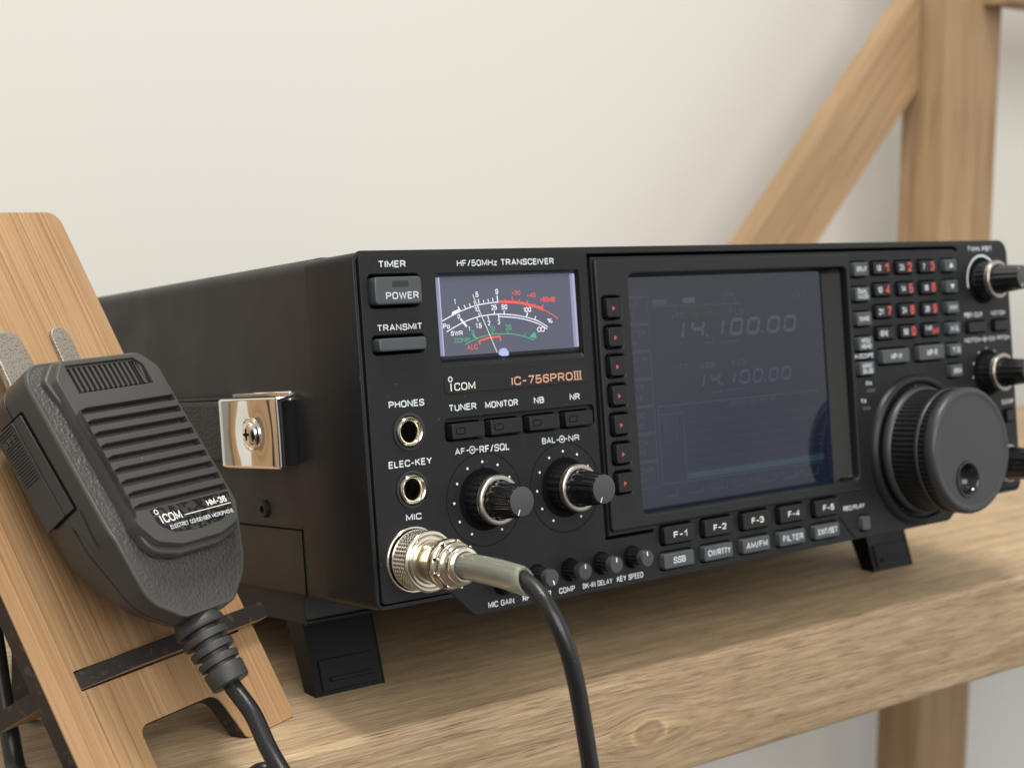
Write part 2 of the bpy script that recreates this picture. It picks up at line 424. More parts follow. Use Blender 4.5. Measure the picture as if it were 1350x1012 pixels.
LCD = mat('lcd_glass', (0.004, 0.005, 0.008), 0.04, spec=0.62, emit=((0.20, 0.27, 0.62), 0.03))
LCDL = mat('lcd_line', (0.01, 0.012, 0.02), 0.05, spec=0.62, emit=((0.36, 0.42, 0.70), 0.06))
LCDT = mat('lcd_digit', (0.01, 0.012, 0.02), 0.05, spec=0.62, emit=((0.38, 0.44, 0.72), 0.085))
LCDY = mat('lcd_amber', (0.012, 0.012, 0.012), 0.05, spec=0.62, emit=((0.5, 0.5, 0.45), 0.042))
LCDC = mat('lcd_cyan', (0.008, 0.012, 0.016), 0.05, spec=0.62, emit=((0.16, 0.46, 0.6), 0.06))
SHELFW = wood('shelf_wood', 0, ((0.17, 0.115, 0.068), (0.41, 0.30, 0.182), (0.66, 0.51, 0.335)), 1700, 150, rough=0.5, bumpd=0.00022, ratio=0.026, wav=0.0, knot=(0.3699, 0.0, -0.0250, 0.0058), pores=0.62)
POSTW = wood('post_wood', 2, ((0.25, 0.155, 0.082), (0.35, 0.235, 0.13), (0.45, 0.315, 0.185)), 420, 45, rough=0.6, pores=0.45, ratio=0.015, wav=0.05)
BRACEW = wood('brace_wood', 0, ((0.26, 0.16, 0.088), (0.36, 0.24, 0.135), (0.46, 0.32, 0.19)), 420, 45, rough=0.6, pores=0.45, ratio=0.015, wav=0.05)
BAMBOO = wood('bamboo', 2, ((0.26, 0.145, 0.070), (0.385, 0.235, 0.120), (0.53, 0.345, 0.185)), 1150, 190, rough=0.42, bumpd=0.00005, pores=0.5, ratio=0.0055, wav=0.04)

def tint_sleeve():
    m = mat('grey_translucent_sleeve', (0.84, 0.86, 0.74), 0.10)
    b = m.node_tree.nodes['Principled BSDF']
    b.inputs['Transmission Weight'].default_value = 0.86; b.inputs['IOR'].default_value = 1.35
    b.inputs['Subsurface Weight'].default_value = 0.0
    return m
SLEEVE = tint_sleeve()

def pane_mat():
    m = bpy.data.materials.new('clear_pane'); m.use_nodes = True; nt = m.node_tree; nt.nodes.clear()
    o = nt.nodes.new('ShaderNodeOutputMaterial'); t = nt.nodes.new('ShaderNodeBsdfTransparent'); g = nt.nodes.new('ShaderNodeBsdfGlossy')
    g.inputs['Roughness'].default_value = 0.03; fr = nt.nodes.new('ShaderNodeFresnel'); fr.inputs['IOR'].default_value = 1.4
    mx = nt.nodes.new('ShaderNodeMixShader'); nt.links.new(fr.outputs[0], mx.inputs[0]); nt.links.new(t.outputs[0], mx.inputs[1]); nt.links.new(g.outputs[0], mx.inputs[2]); nt.links.new(mx.outputs[0], o.inputs[0])
    return m
PANE = pane_mat()

# ================================================================== THE TRANSCEIVER
R0 = (-40.47, 456.06, 43.76)
radio = empty('radio_transceiver', R0, frame(math.radians(37.904), math.radians(7.2376)))
tag(radio, 'black desktop radio transceiver with backlit meter, large screen and round tuning dial on wooden shelf', 'radio')
CU, CD = -248.2, 397.7                        # used only to turn measured outlines of raised faces into true positions
def un(u, proud): return u-(u-CU)*proud/CD     # a point seen at u on the panel plane but lying `proud` mm in front

# --- case
b = MB()
sec = rpoly([(0.4, -0.2), (339.6, -0.2), (339.6, 112.2), (0.4, 112.2)], [1.5, 1.5, 4.5, 4.5], 6)
b.slab(sec, 29.0, 285, 0.0, CASE)
b.box(6, 334, 58, 283, -11.4, -0.2, CASE, 1.0)
b.build('case', radio)
b = MB()
b.box(0.15, 0.45, 46, 280, 22.1, 22.7, DARK, 0); b.box(0.2, 0.45, 46, 60, 22.7, 23.6, CASE, 0)
b.box(0.15, 0.45, 45.6, 46.2, -0.2, 22.7, DARK, 0)
tag(b.build('case_seam', radio))
# tray lip seen below the front corner
b = MB(); b.tube([(5.6, 57.5, -11.0), (170, 57.5, -11.0), (334.4, 57.5, -11.0)], 0.9, BEZEL, 10, 3); b.build('tray_lip', radio)
# side screw
SIDE = Matrix(((0, 1, 0, 0), (-1, 0, 0, 0), (0, 0, 1, 0), (0, 0, 0, 1)))   # x = towards the front, y = into the case
b = MB(SIDE)
b.lathe(-70.6, 28.6, [(3.1, 0.3), (3.1, -0.4), (2.5, -1.0), (1.4, -1.2), (1.2, -0.5)], BEZEL, 28)
b.box(-72, -69.2, -1.35, -1.0, 28.3, 28.9, DARK, 0); b.box(-70.9, -70.3, -1.38, -1.0, 27.2, 30, DARK, 0)
b.build('case_screw', radio)
# leatherette carrying strap
b = MB(SIDE)
b.slab(rrect(-262, -78, 45.2, 66.6, 2, 3), -4.0, 0.4, 1.3, LEATHER)
hs = b.build('carrying_strap', radio)
b = MB(SIDE); b.tube([(-262, -1.5, 67.2), (-170, -1.5, 67.2), (-80, -1.5, 67.2)], 0.7, BEZEL, 10, 3); b.build('edge_bead', hs)
# chrome strap bracket
b = MB(SIDE)
x0, x1, z0, z1 = -88.5, -43.9, 43.7, 67.5; n = 34
vs = []; fs = []
def bz(x, z):
    e = min(x-x0, x1-x, z-z0, z1-z)
    d = -8.0
    r = math.hypot(x+62.5, z-55.3)
    d += 0.9*math.exp(-(r/7.0)**2)                    # dished round the screw
    d += 0.036*(x+62)-0.55*math.exp(-((x+71)/7.5)**2)
    if x-x0 < 8: d += (8-(x-x0))**2/64*3.6             # rear end rolls inwards
    if e < 0.5: d += (0.5-e)*0.9
    return d
for i in range(n+1):
    for j in range(n+1):
        s_ = i/n; t_ = j/n
        x = x0+(x1-x0)*(0.5-0.5*math.cos(PI*s_)); z = z0+(z1-z0)*(0.5-0.5*math.cos(PI*t_))
        vs.append((x, bz(x, z), z))
for i in range(n):
    for j in range(n):
        a = i*(n+1)+j; fs.append((a, a+n+1, a+n+2, a+1))
b.add(vs, fs, CHROME)
rim = [i*(n+1) for i in range(n+1)]+[n*(n+1)+j for j in range(1, n+1)]+[i*(n+1)+n for i in range(n-1, -1, -1)]+[j for j in range(n-1, 0, -1)]
P = [vs[i] for i in rim]; m_ = len(P)
b.add(P+[(p[0], p[1]+1.5, p[2]) for p in P], [(i, (i+1) % m_, m_+(i+1) % m_, m_+i)[::-1] for i in range(m_)], CHROME)
b.tube([(x1, -7.0, z0+0.6), (x1+0.1, -6.9, 55), (x1, -7.0, z1-0.6)], 0.75, CHROME, 12, 6)
b.box(x0+2, x1-1.4, -1.3, 0.3, z0+1, z1+1.7, CHROME, 0.5)
b.tube([(x1, -7.0, z1-0.5), (x1+0.6, -4, z1-0.1), (x1+0.6, -1, z1+0.6)], 0.8, CHROME, 10, 4)
brk = b.build('chrome_bracket', radio, 50)
b = MB(SIDE); b.box(x0+4, x1-0.5, -6.6, 0.3, z0+0.9, z1-1.2, GLOSS, 0.6); b.build('strap_end', brk)
b = MB(SIDE)
b.lathe(-62.5, 55.3, [(5.7, -7.2), (5.8, -7.9), (5.5, -8.15), (5.1, -8.0), (4.7, -7.4), (4.4, -7.5), (4.2, -8.2), (3.4, -8.9), (2.2, -9.3), (1.1, -9.4), (0.5, -9.4)], CHROME, 48)
b.box(-64.4, -60.6, -9.48, -9.0, 54.85, 55.75, DARK, 0); b.box(-62.95, -62.05, -9.50, -9.0, 53.4, 57.2, DARK, 0)
b.build('bracket_screw', brk, 50)

# --- bezel skirt
b = MB()
outer = rpoly([(-1.2, -0.6), (342.6, -0.6), (342.6, 111.4), (-1.2, 111.4)], [2.5, 4, 6, 3], 6)
inner = rpoly([(0.7, 0.9), (341.2, 0.9), (341.2, 110.5), (0.7, 110.5)], [1.5, 3, 5, 1.5], 6)
b.plate(outer, [inner], 0.2, 29.4, 1.3, BEZEL)
b.build('bezel', radio)
b = MB(); b.box(2, 340, 12, 14, 2, 110, DARK, 0); b.build('inner_backing', radio)

# --- buttons table: name, u0,u1,v0,v1, proud, mat
buttons = []
holes = []
def key(name, u0, u1, v0, v1, proud, m, txts=(), r=0.8, gap=0.7, corr=True, lab=None, base=0.0):
    a = u0+0.2; c = un(u1, proud+base) if corr else u1
    holes.append((base, rrect(a-gap, c+gap, v0-gap, v1+gap, r+0.4, 3)))
    buttons.append((name, a, c, v0, v1, proud+base, m, txts, r, lab))

key('power_button', 4.6, 24.2, 94.6, 103.3, 2.6, KEYG, [('POWER', 0.22, 0.92, 0.18, 0.44, INK)], 1.3, 1.0)
key('transmit_button', 4.8, 24.6, 80.0, 84.1, 2.6, KEYG, [], 0.9, 1.0)
for nm, a, c in (('tuner_button', 30.6, 45.4), ('monitor_button', 46.2, 61.2), ('blanker_button', 62.4, 77.4), ('noise_reduction_button', 78.2, 92.3)):
    key(nm, a, c, 50.3, 55.3, 2.0, KEYD, [], 0.5, 0.45)
for i, s_ in enumerate(('F-1', 'F-2', 'F-3', 'F-4', 'F-5')):
    a = 120.2+20.35*i
    key('function_key', a, a+17.4, 4.3, 10.6, 2.2, KEYD, [(s_, 0.30, 0.74, 0.30, 0.66, INKW)], 0.9, 0.6)
for i, s_ in enumerate(('SSB', 'CW/RTTY', 'AM/FM', 'FILTER', 'EXIT/SET')):
    a = 119.3+20.3*i; w = (0.30, 0.70) if i == 0 else (0.12, 0.9)
    key('mode_key', a, a+17.4, -4.6, 1.0, 2.2, KEYG, [(s_, w[0], w[1], 0.30, 0.72, INK)], 0.9, 0.6)
for i in range(7):
    v1 = 93.6-10.25*i
    key('soft_key', 99.4, 109.4, v1-6.8, v1, 1.6, KEYD, [('>', 0.30, 0.50, 0.30, 0.62, INKR)], 0.9, 0.7, base=1.4)
key('record_key', 229.6, 237.2, -4.6, 1.0, 2.0, KEYG, [], 1.0, 0.6)
left = (('SPLIT',), ('DUAL', 'WATCH'), ('CHANGE',), ('VFO/', 'MEMO'), ('MAIN/', 'SUB'))
for i, t in enumerate(left):
    v1 = 103.6-10.07*i; tx = []
    for k, s_ in enumerate(t):
        z0 = 0.34 if len(t) == 1 else (0.54 if k == 0 else 0.14)
        tx.append((s_, 0.16, 0.84 if len(t) == 1 or k else 0.8, z0, z0+0.34, INK))
    key('band_menu_key', 233.9, 246.0, v1-5.6, v1, 2.2, KEYG, tx, 0.8, 0.6)
pad = (('1.8', '1'), ('3.5', '2'), ('7', '3'), ('10', '4'), ('14', '5'), ('18', '6'), ('21', '7'), ('24', '8'), ('28', '9'), ('GENE', '.'), ('50', '0'), ('F-INP', 'ENT'))
for i, (w, rd) in enumerate(pad):
    cI = i % 3; rI = i//3
    a = 246.8+15.3*cI; v1 = 103.6-8.95*rI
    wl = {'7': 0.12, 'GENE': 0.40, 'F-INP': 0.38}.get(w, 0.24)
    if rd == '.': tx = [(w, 0.14, 0.60, 0.26, 0.72, INK), (rd, 0.76, 0.84, 0.3, 0.5, INKR)]
    elif rd == 'ENT': tx = [(w, 0.10, 0.48, 0.42, 0.86, INK), (rd, 0.5, 0.9, 0.14, 0.58, INKR)]
    else: tx = [(w, 0.14, 0.14+wl*1.1, 0.24, 0.74, INK), (rd, 0.62, 0.84, 0.14, 0.88, INKR)]
    key('number_key', a, a+13.6, v1-5.0, v1, 1.7, KEYD, tx, 0.7, 0.55)
for i, s_ in enumerate(('^', 'v', 'MW', 'M-CL', 'TS', 'SPCH')):
    v1 = 103.8-9.0*i-(0.3 if i > 3 else 0)
    tx = [(s_, 0.2, 0.84, 0.28, 0.7, INK)] if i > 1 else []
    key('memory_key', 293.6, 305.2, v1-5.2, v1, 2.2, KEYG, tx, 0.8, 0.6)
key('memory_write_key', 248.2, 269.2, 61.6, 67.4, 2.4, KEYG, [('MP-W', 0.30, 0.70, 0.28, 0.70, INK)], 0.8, 0.7)
key('memory_read_key', 272.2, 293.0, 61.6, 67.9, 2.4, KEYG, [('MP-R', 0.30, 0.70, 0.28, 0.70, INK)], 0.8, 0.7)
key('passband_clear_button', 308.6, 324.6, 71.8, 76.2, 1.8, KEYD, [], 0.7, 0.6)
key('notch_button', 327.6, 341.4, 71.8, 76.2, 1.8, KEYD, [], 0.7, 0.6)
key('clear_button', 332.5, 341.5, 31.2, 36.0, 1.8, KEYD, [], 0.7, 0.6)

# --- front panel
po = rpoly([(1.0, 1.2), (27.0, 1.2), (36.2, -7.8), (289, -7.8), (301, 1.2), (340.9, 1.2), (340.9, 110.2), (1.0, 110.2)],
           [1.2, 3, 3, 6, 5, 3, 5, 1.2], 6)
groove = [(94.3, 9.2), (117.2, 9.2), (117.2, 10.4), (95.7, 10.4), (95.7, 108.2), (302, 108.2), (305.5, 107.2), (306.5, 108.0), (303, 109.4), (94.3, 109.4)]
meter_o = rrect(29.6, 90.2, 73.9, 104.0, 0.8, 3)
win_o = rrect(111.9, 230.2, 16.0, 102.0, 2.6, 5)
row_o = rrect(29.3, 92.9, 49.6, 57.0, 1.4, 4)
behind = rrect(97.2, 231.6, 13.0, 106.8, 1.0, 2)      # the display bezel covers this opening
# the panel's holes: all but the soft keys (those open in the display bezel)
ph = [circle(15.3, 54.3, 3.3, 28), circle(15.0, 36.0, 3.3, 28), groove, meter_o, behind, row_o]+[h for (bs, h), bt in zip(holes, buttons) if bs == 0 and not bt[0] in ('tuner_button', 'monitor_button', 'blanker_button', 'noise_reduction_button')]
b = MB()
b.plate(po, ph, -0.1, 9.0, 0.28, PANEL)
b.plate(offset(row_o, 0.2), [h for (bs, h), bt in zip(holes, buttons) if bt[0] in ('tuner_button', 'monitor_button', 'blanker_button', 'noise_reduction_button')], 1.3, 5.0, 0.2, PANEL)
# lettering
D = -0.16
def T(s_, u0, u1, v0, v1, m=INK, bold=0.022, d=D): b.text(s_, u0, u1, v0, v1, d, m, bold)
T('TIMER', 8.2, 18.5, 106.3, 108.5); T('TRANSMIT', 6.1, 23.2, 86.4, 88.5)
T('HF/50MHz', 38.5, 54.9, 106.1, 108.2, bold=0.012); T('TRANSCEIVER', 56.4, 79.3, 106.1, 108.2)
T('PHONES', 8.4, 21.9, 62.1, 64.3); T('ELEC-KEY', 6.8, 23.3, 43.3, 45.5); T('MIC', 11.9, 17.8, 26.2, 28.3)
T('TUNER', 31.3, 42.4, 59.3, 61.5); T('MONITOR', 46, 59.7, 59.2, 61.4); T('NB', 66.5, 70.9, 59.2, 61.4); T('NR', 82.3, 86.8, 59.2, 61.4)
T('AF', 32.5, 36.6, 45.1, 47.2); T('RF/SQL', 42.4, 54.9, 44.8, 47.2); T('BAL', 68.8, 74.6, 45.3, 47.4); T('NR', 80.4, 85.4, 45.2, 47.3)
for cx_ in (39.5, 77.6):
    b.ribbon(circle(cx_, 46.2, 1.15, 20), 0.35, D, INK, True); b.ribbon([(cx_-2.4, 46.2), (cx_-0.9, 46.2)], 0.4, D, INK)
    b.ribbon([(cx_+0.7, 46.2), (cx_+2.4, 46.2)], 0.4, D, INK); b.slab(circle(cx_, 46.2, 0.42, 12), D, D+0.1, 0, INK)
T('MIC GAIN', 41.6, 52.4, -6.2, -4.2); T('RF POWER', 56.0, 68.4, -6.2, -4.2); T('COMP', 71.8, 78.9, -6.1, -4.1)
T('BK-IN DELAY', 82.4, 96.1, -6.0, -4.1); T('KEY SPEED', 98.2, 110.7, -6.0, -4.0)
T('REC/PLAY', 220.6, 233.6, 4.3, 6.2); T('M.SCOPE', 233.4, 245.3, 64.7, 66.6); T('RX', 239.4, 243.2, 53.4, 55.2); T('TX', 235.4, 239.0, 46.4, 48.2)
T('TWIN PBT', 313.2, 331, 107.1, 109.2); T('PBT-CLR', 308.2, 321, 78.3, 80.4); T('NOTCH', 327.6, 338, 78.6, 80.5)
T('NOTCH', 307.4, 318.6, 67.4, 69.4); T('CW PITCH', 325, 340.2, 67.4, 69.4); T('CLEAR', 331.6, 340.2, 38.8, 40.8)
b.ribbon(circle(321.9, 68.4, 1.0, 16), 0.35, D, INK, True); b.ribbon([(319.4, 68.4), (324.4, 68.4)], 0.35, D, INK)
for u, v in ((236.2, 43.6), (239.6, 50.6)): b.slab(rrect(u, u+5.2, v, v+1.4, 0.3, 2), -0.2, 0.1, 0, KEYG)
for cu_, cv_ in ((43.23, 29.6), (77.63, 29.75)):
    for k in range(11):
        a = math.radians(-150+30*k)
        b.slab(circle(cu_+12.35*math.sin(a), cv_+12.35*math.cos(a), 0.42, 12), D, D+0.1, 0, INKW)
    b.ribbon(circle(cu_, cv_, 15.3, 72), 0.22, D, DARK, True)
    b.ribbon([(cu_, cv_+9.8), (cu_, cv_+11.0)], 0.4, D, DARK)
for k in range(9):                                     # chevrons round the notch knob
    a = math.radians(-130+32.5*k); cu_, cv_ = 322.6, 53.5
    p = (cu_+11.6*math.sin(a), cv_+11.6*math.cos(a))
    q = [(p[0]+0.9*math.sin(a+s2), p[1]+0.9*math.cos(a+s2)) for s2 in (2.4, 0, -2.4)]
    b.ribbon([q[0], (p[0]-0.6*math.sin(a), p[1]-0.6*math.cos(a)), q[2]], 0.4, D, INK)
b.arc([(322.8+11*math.cos(math.radians(t_)), 94.1+11*math.sin(math.radians(t_))) for t_ in range(30, 196, 15)], 0.9, D, INK)
# raised line between the mode keys and the record key
b.tube([(217.9, 0.0, 2.6), (222, 0.0, -2.2), (226.6, 0.0, -7.0)], 0.5, PANEL, 8, 4)
fp = b.build('front_panel', radio)

# --- display bezel and screen
b = MB()
bo = rrect(96.4, 232.5, 11.8, 107.4, 1.6, 5)
b.plate(bo, [win_o]+[h for (bs, h) in holes if bs > 0], -1.4, 2.2, 0.7, BEZEL)
win_i = rrect(107.0, 223.0, 13.8, 101.0, 1.5, 5)
b.funnel(offset(win_o, 0.0), 2.2, win_i, 5.8, BEZEL)
for k in range(9):                                     # moulded steps at the lower right corner of the window
    b.box(223.5+k*0.7, 223.8+k*0.7, 1.0, 3.0+0.2*k, 15.3, 17.2, BEZEL, 0.05)
db = b.build('display_bezel', radio)
b = MB()
b.quad(106.5, 223.6, 13.3, 101.6, 6.0, LCD)
e1, e2, e3 = 5.96, 5.955, 5.95
def box_line(x0, x1, z0, z1, w=0.35, m=LCDL): b.ribbon([(x0, z0), (x1, z0), (x1, z1), (x0, z1)], w, e1, m, True)
for i, (a, c) in enumerate((('ANT', '1'), ('METER', 'Po'), ('P.AMP', '1'), ('ATT', 'OFF'), ('AGC', 'MID'), ('VOX', 'OFF'), ('COMP', 'OFF'))):
    v1 = 93.7-10.0*i
    box_line(109.5, 126.9, v1-9.4, v1)
    b.text(a, 115.5, 115.5+min(9.5, 2.4*len(a)), v1-4.0, v1-1.8, e2, LCDL, 0.01)
    b.text(c, 119-0.9*len(c), 119+0.9*len(c), v1-7.8, v1-5.6, e2, LCDL, 0.01)
b.slab(rrect(129.4, 136.8, 90.6, 92.6, 0.2, 1), e3, e2, 0, LCDL); b.slab(rrect(144.8, 151.2, 90.8, 92.8, 0.2, 1), e3, e2, 0, LCDT)
b.ribbon([(129, 90.0), (142.5, 90.0)], 0.3, e1, LCDL); b.ribbon([(144, 89.9), (176, 89.7)], 0.3, e1, LCDL)
b.ribbon([(166.2, 89.8), (167.6, 93.3), (171.8, 93.4), (173.2, 89.8)], 0.35, e1, LCDL)
b.text('VFO', 138.5, 145, 85.4, 87.4, e2, LCDL); b.text('MEMORY', 147.9, 163.4, 85.2, 87.4, e2, LCDY); b.text('FIL2', 169.0, 176.6, 85.3, 87.5, e2, LCDL)
b.text('VFO', 138.6, 145.5, 66.4, 68.2, e2, LCDL); b.text('USB', 151.8, 159.6, 66.2, 68.2, e2, LCDT); b.text('FIL2', 168.9, 176.3, 66.3, 68.3, e2, LCDL)
SEG = {'0': 'abcdef', '1': 'bc', '4': 'fgbc'}
def seven(ch, x, z, w, h, m, t=0.9, sh=0.26):
    segs = {'a': ((0, 1), (1, 1)), 'b': ((1, 1), (1, .5)), 'c': ((1, .5), (1, 0)), 'd': ((0, 0), (1, 0)), 'e': ((0, 0), (0, .5)), 'f': ((0, .5), (0, 1)), 'g': ((0, .5), (1, .5))}
    for s_ in SEG[ch]:
        (a0, c0), (a1, c1) = segs[s_]
        g = 0.06
        p = Vector((x+a0*w+c0*h*sh, z+c0*h)); q = Vector((x+a1*w+c1*h*sh, z+c1*h)); dd = (q-p)*g
        b.ribbon([tuple(p+dd), tuple(q-dd)], t, e2, m)
def freq(x0, x1, z0, z1, m, t, sep=0.4):
    adv = (x1-x0)/7.35; x = x0; h = z1-z0
    for ch in '14.100.00':
        if ch == '.':
            b.slab(circle(x-adv*0.12, z0+0.2, 0.55, 8), e3, e2, 0, m); x += adv*0.22
        else:
            seven(ch, x if ch != '1' else x-adv*0.1, z0, adv*0.62, h, m, t); x += adv*1.02
freq(138.8, 206.6, 78.2, 83.6, LCDT, 1.25)
freq(149.0, 201.8, 59.3, 63.7, LCDL, 1.05)
for a, c, v in ((141.9, 143, 76.2), (155, 160, 75.4), (163, 173, 75.5), (148.4, 149.2, 57.6), (157, 163, 56.8), (165, 175, 57.0)): b.ribbon([(a, v), (c, v)], 0.35, e1, LCDL)
b.text('12:30', 202, 213, 91, 92.8, e2, LCDL, 0.0); 
b.ribbon([(128.8, 53.4), (217, 53.4)], 0.4, e1, LCDL); b.ribbon([(128.9, 53.4), (128.9, 25.0)], 0.4, e1, LCDL); b.ribbon([(128.8, 24.9), (217, 22.6)][:1]+[(217, 24.6)], 0.3, e1, LCDL)
b.ribbon([(129.8, 50.3), (141.3, 50.3), (141.3, 25.2)], 0.35, e1, LCDL); b.text('SCOPE', 166, 192, 51.0, 52.6, e2, LCDL, 0.0)
for k in range(6): b.ribbon([(142, 46.5-3.6*k), (218, 46.5-3.6*k)], 0.12, e1, LCDL)
for k in range(8): b.ribbon([(149+8.6*k, 50), (149+8.6*k, 25.5)], 0.1, e1, LCDL)
for k in range(5): b.text('DATA', 131.2, 138.2, 47.8-1.9*k, 49.2-1.9*k, e2, LCDL, 0.0)
b.slab([(141.6, 25.6), (218, 25.4), (218, 27.8), (141.6, 27.8)], e3, e2, 0, LCDC)
for k in range(7): b.ribbon([(128+13*k, 20.2), (136+13*k, 20.2), (136+13*k, 23.2)], 0.3, e1, LCDL)
b.text('HOLD    SPAN   CENT   ATT   MKR', 152, 205, 20.8, 22.6, e2, LCDL, 0.0)
b.build('screen', radio)

# --- buttons
for name, a, c, v0, v1, pr, m, txts, r, lab in buttons:
    b = MB()
    b.slab(rrect(a, c, v0, v1, r, 4), -pr, 6.0, 0.55 if m is KEYG else 0.4, m)
    w, h = c-a, v1-v0
    for s_, x0_, x1_, z0_, z1_, mm in txts:
        if s_ == '>':
            cx_, cz_ = a+w*0.42, v0+h*0.46
            b.slab([(cx_-0.6, cz_-0.85), (cx_+0.75, cz_), (cx_-0.6, cz_+0.85)], -pr-0.04, -pr+0.1, 0, REDM)
        else:
            b.text(s_, a+w*x0_, a+w*x1_, v0+h*z0_, v0+h*z1_, -pr-0.04, mm, 0.012)
    o = b.build(name, radio)
    if name == 'power_button':
        b = MB(); b.slab(rrect(a+w*0.36, a+w*0.72, v0+h*0.62, v0+h*0.84, 0.3, 3), -pr-0.06, -pr+0.3, 0.1, GLOSS); b.build('indicator_window', o)
    if name in ('tuner_button', 'monitor_button', 'blanker_button', 'noise_reduction_button'):
        b = MB(); q = rrect(a+1.6, a+5.0, v0+1.6, v0+3.5, 0.5, 3)
        b.ribbon(q, 0.3, -pr-0.04, DARK, True); b.slab(offset(q, -0.25), -pr-0.03, -pr+0.2, 0, BEZEL); b.build('indicator_window', o)
    if name == 'memory_key' and v1 > 94:
        b = MB(); cx_, cz_ = a+w*0.52, v0+h*0.5; sg = 1 if v1 > 100 else -1
        tri = [(cx_-1.5, cz_-0.9*sg), (cx_+1.5, cz_-0.9*sg), (cx_, cz_+1.2*sg)]
        if sg < 0: tri = tri[::-1]
        b.slab(tri, -pr-0.05, -pr+0.1, 0, INK); b.build('arrow_mark', o)

# --- name badge
b = MB()
b.slab(rrect(30.3, 91.0, 65.0, 71.2, 0.9, 3), -0.35, 0.3, 0.15, KEYD)
b.text('COM', 33.9, 42.3, 65.9, 68.4, -0.42, INKW, 0.0); b.ribbon([(32.6, 65.9), (32.6, 68.4)], 0.42, -0.42, INKW)
b.ribbon(circle(32.5, 69.7, 0.75, 18), 0.3, -0.42, INKW, True)
b.text('IC-756PRO', 57.4, 84.0, 66.0, 68.9, -0.42, INKO, 0.014)
for k in range(3): b.ribbon([(85.0+1.25*k, 66.2), (85.0+1.25*k, 68.9)], 0.55, -0.42, INKO)
for z in (66.15, 68.95): b.ribbon([(84.4, z), (88.1, z)], 0.3, -0.42, INKO)
b.build('name_badge', radio)

# --- meter
b = MB()
mi = rrect(32.4, 90.35, 77.2, 103.1, 0.3, 3)
b.funnel(meter_o, 0.2, mi, 4.0, PANEL)
mt = b.build('meter_frame', radio)
b = MB()
b.quad(32.2, 90.5, 77.0, 103.3, 4.2, METERF)
m1, m2 = 4.15, 4.12
b.arc([(33.9, 88.7), (41.8, 91.7), (49.3, 93.5), (57.6, 94.2)], 0.32, m1, MTW)
b.arc([(58.0, 94.25), (66.0, 93.7), (73.7, 92.0), (76.6, 90.9)], 0.85, m1, MTR); b.arc([(75.5, 91.4), (79, 89.9), (82.9, 87.6)], 0.3, m1, MTR)
A2 = [(35.6, 85.2), (42.9, 88.1), (49.7, 89.7), (57.3, 90.1), (65.6, 89.3), (73.3, 87.4), (78.2, 84.9)]
b.arc(A2, 0.32, m1, MTW); b.arc([(57.3, 89.3), (65.4, 88.5), (73.0, 86.6), (77.8, 84.2)], 0.32, m1, MTW)
b.arc([(42.7, 80.7), (48.4, 82.6), (54.4, 83.5), (61.3, 83.3), (66.6, 82.4), (71.9, 80.7)], 0.3, m1, MTG)
b.arc([(48.3, 81.5), (52.8, 82.4), (57.4, 82.6)], 0.6, m1, MTR); b.ribbon([(48.9, 80.4), (48.2, 81.7)], 0.5, m1, MTR); b.ribbon([(57.3, 81.1), (57.4, 82.8)], 0.5, m1, MTR)
for a, c, w, m_ in (((40.8, 93.3), (41.7, 91.9), .35, MTW), ((43.3, 93.6), (43.9, 92.6), .35, MTW), ((45.5, 94.1), (45.9, 93.1), .35, MTW), ((47.5, 94.9), (47.8, 93.6), .35, MTW), ((49.3, 95.5), (49.6, 93.8), .35, MTW),
        ((51.4, 95.1), (51.6, 94.1), .35, MTW), ((53.3, 95.3), (53.6, 94.3), .35, MTW), ((55.3, 95.6), (55.4, 94.3), .35, MTW), ((57.3, 96.4), (57.3, 93.9), .42, MTW), ((60.4, 95.1), (60.4, 94.1), .4, MTR),
        ((63.6, 95.7), (63.7, 94.0), .4, MTR), ((66.7, 94.7), (66.4, 93.5), .4, MTR), ((70.1, 94.4), (69.7, 93.0), .4, MTR), ((73.2, 93.0), (72.5, 92.0), .4, MTR), ((76.8, 92.5), (75.6, 91.0), .55, MTR),
        ((41.5, 89.2), (43.9, 86.5), .7, MTW), ((49.1, 90.8), (49.3, 89.6), .35, MTW), ((55.7, 91.3), (55.6, 90.0), .4, MTW), ((59.8, 91.3), (59.7, 89.8), .35, MTW), ((69.8, 90.1), (69.1, 88.5), .5, MTW), ((73.3, 88.8), (72.6, 87.6), .35, MTW),
        ((48.1, 89.4), (48.7, 88.0), .3, MTW), ((52.7, 89.9), (53.1, 88.5), .35, MTW), ((57.3, 89.9), (57.4, 88.4), .35, MTW), ((46.2, 83.6), (47.8, 82.2), .6, MTG), ((54.3, 84.7), (54.2, 83.4), .35, MTG), ((60.8, 84.4), (60.7, 83.2), .3, MTG), ((68.2, 83.1), (67.6, 82.1), .3, MTG)):
    b.ribbon([a, c], w, m1, m_)
b.slab([(38.0, 90.5), (41.9, 91.9), (41.3, 92.5), (38.4, 91.6)], m2, m1, 0, MTW)
b.slab([(69.9, 81.8), (72.9, 81.2), (72.3, 83.4)], m2, m1, 0, MTG)
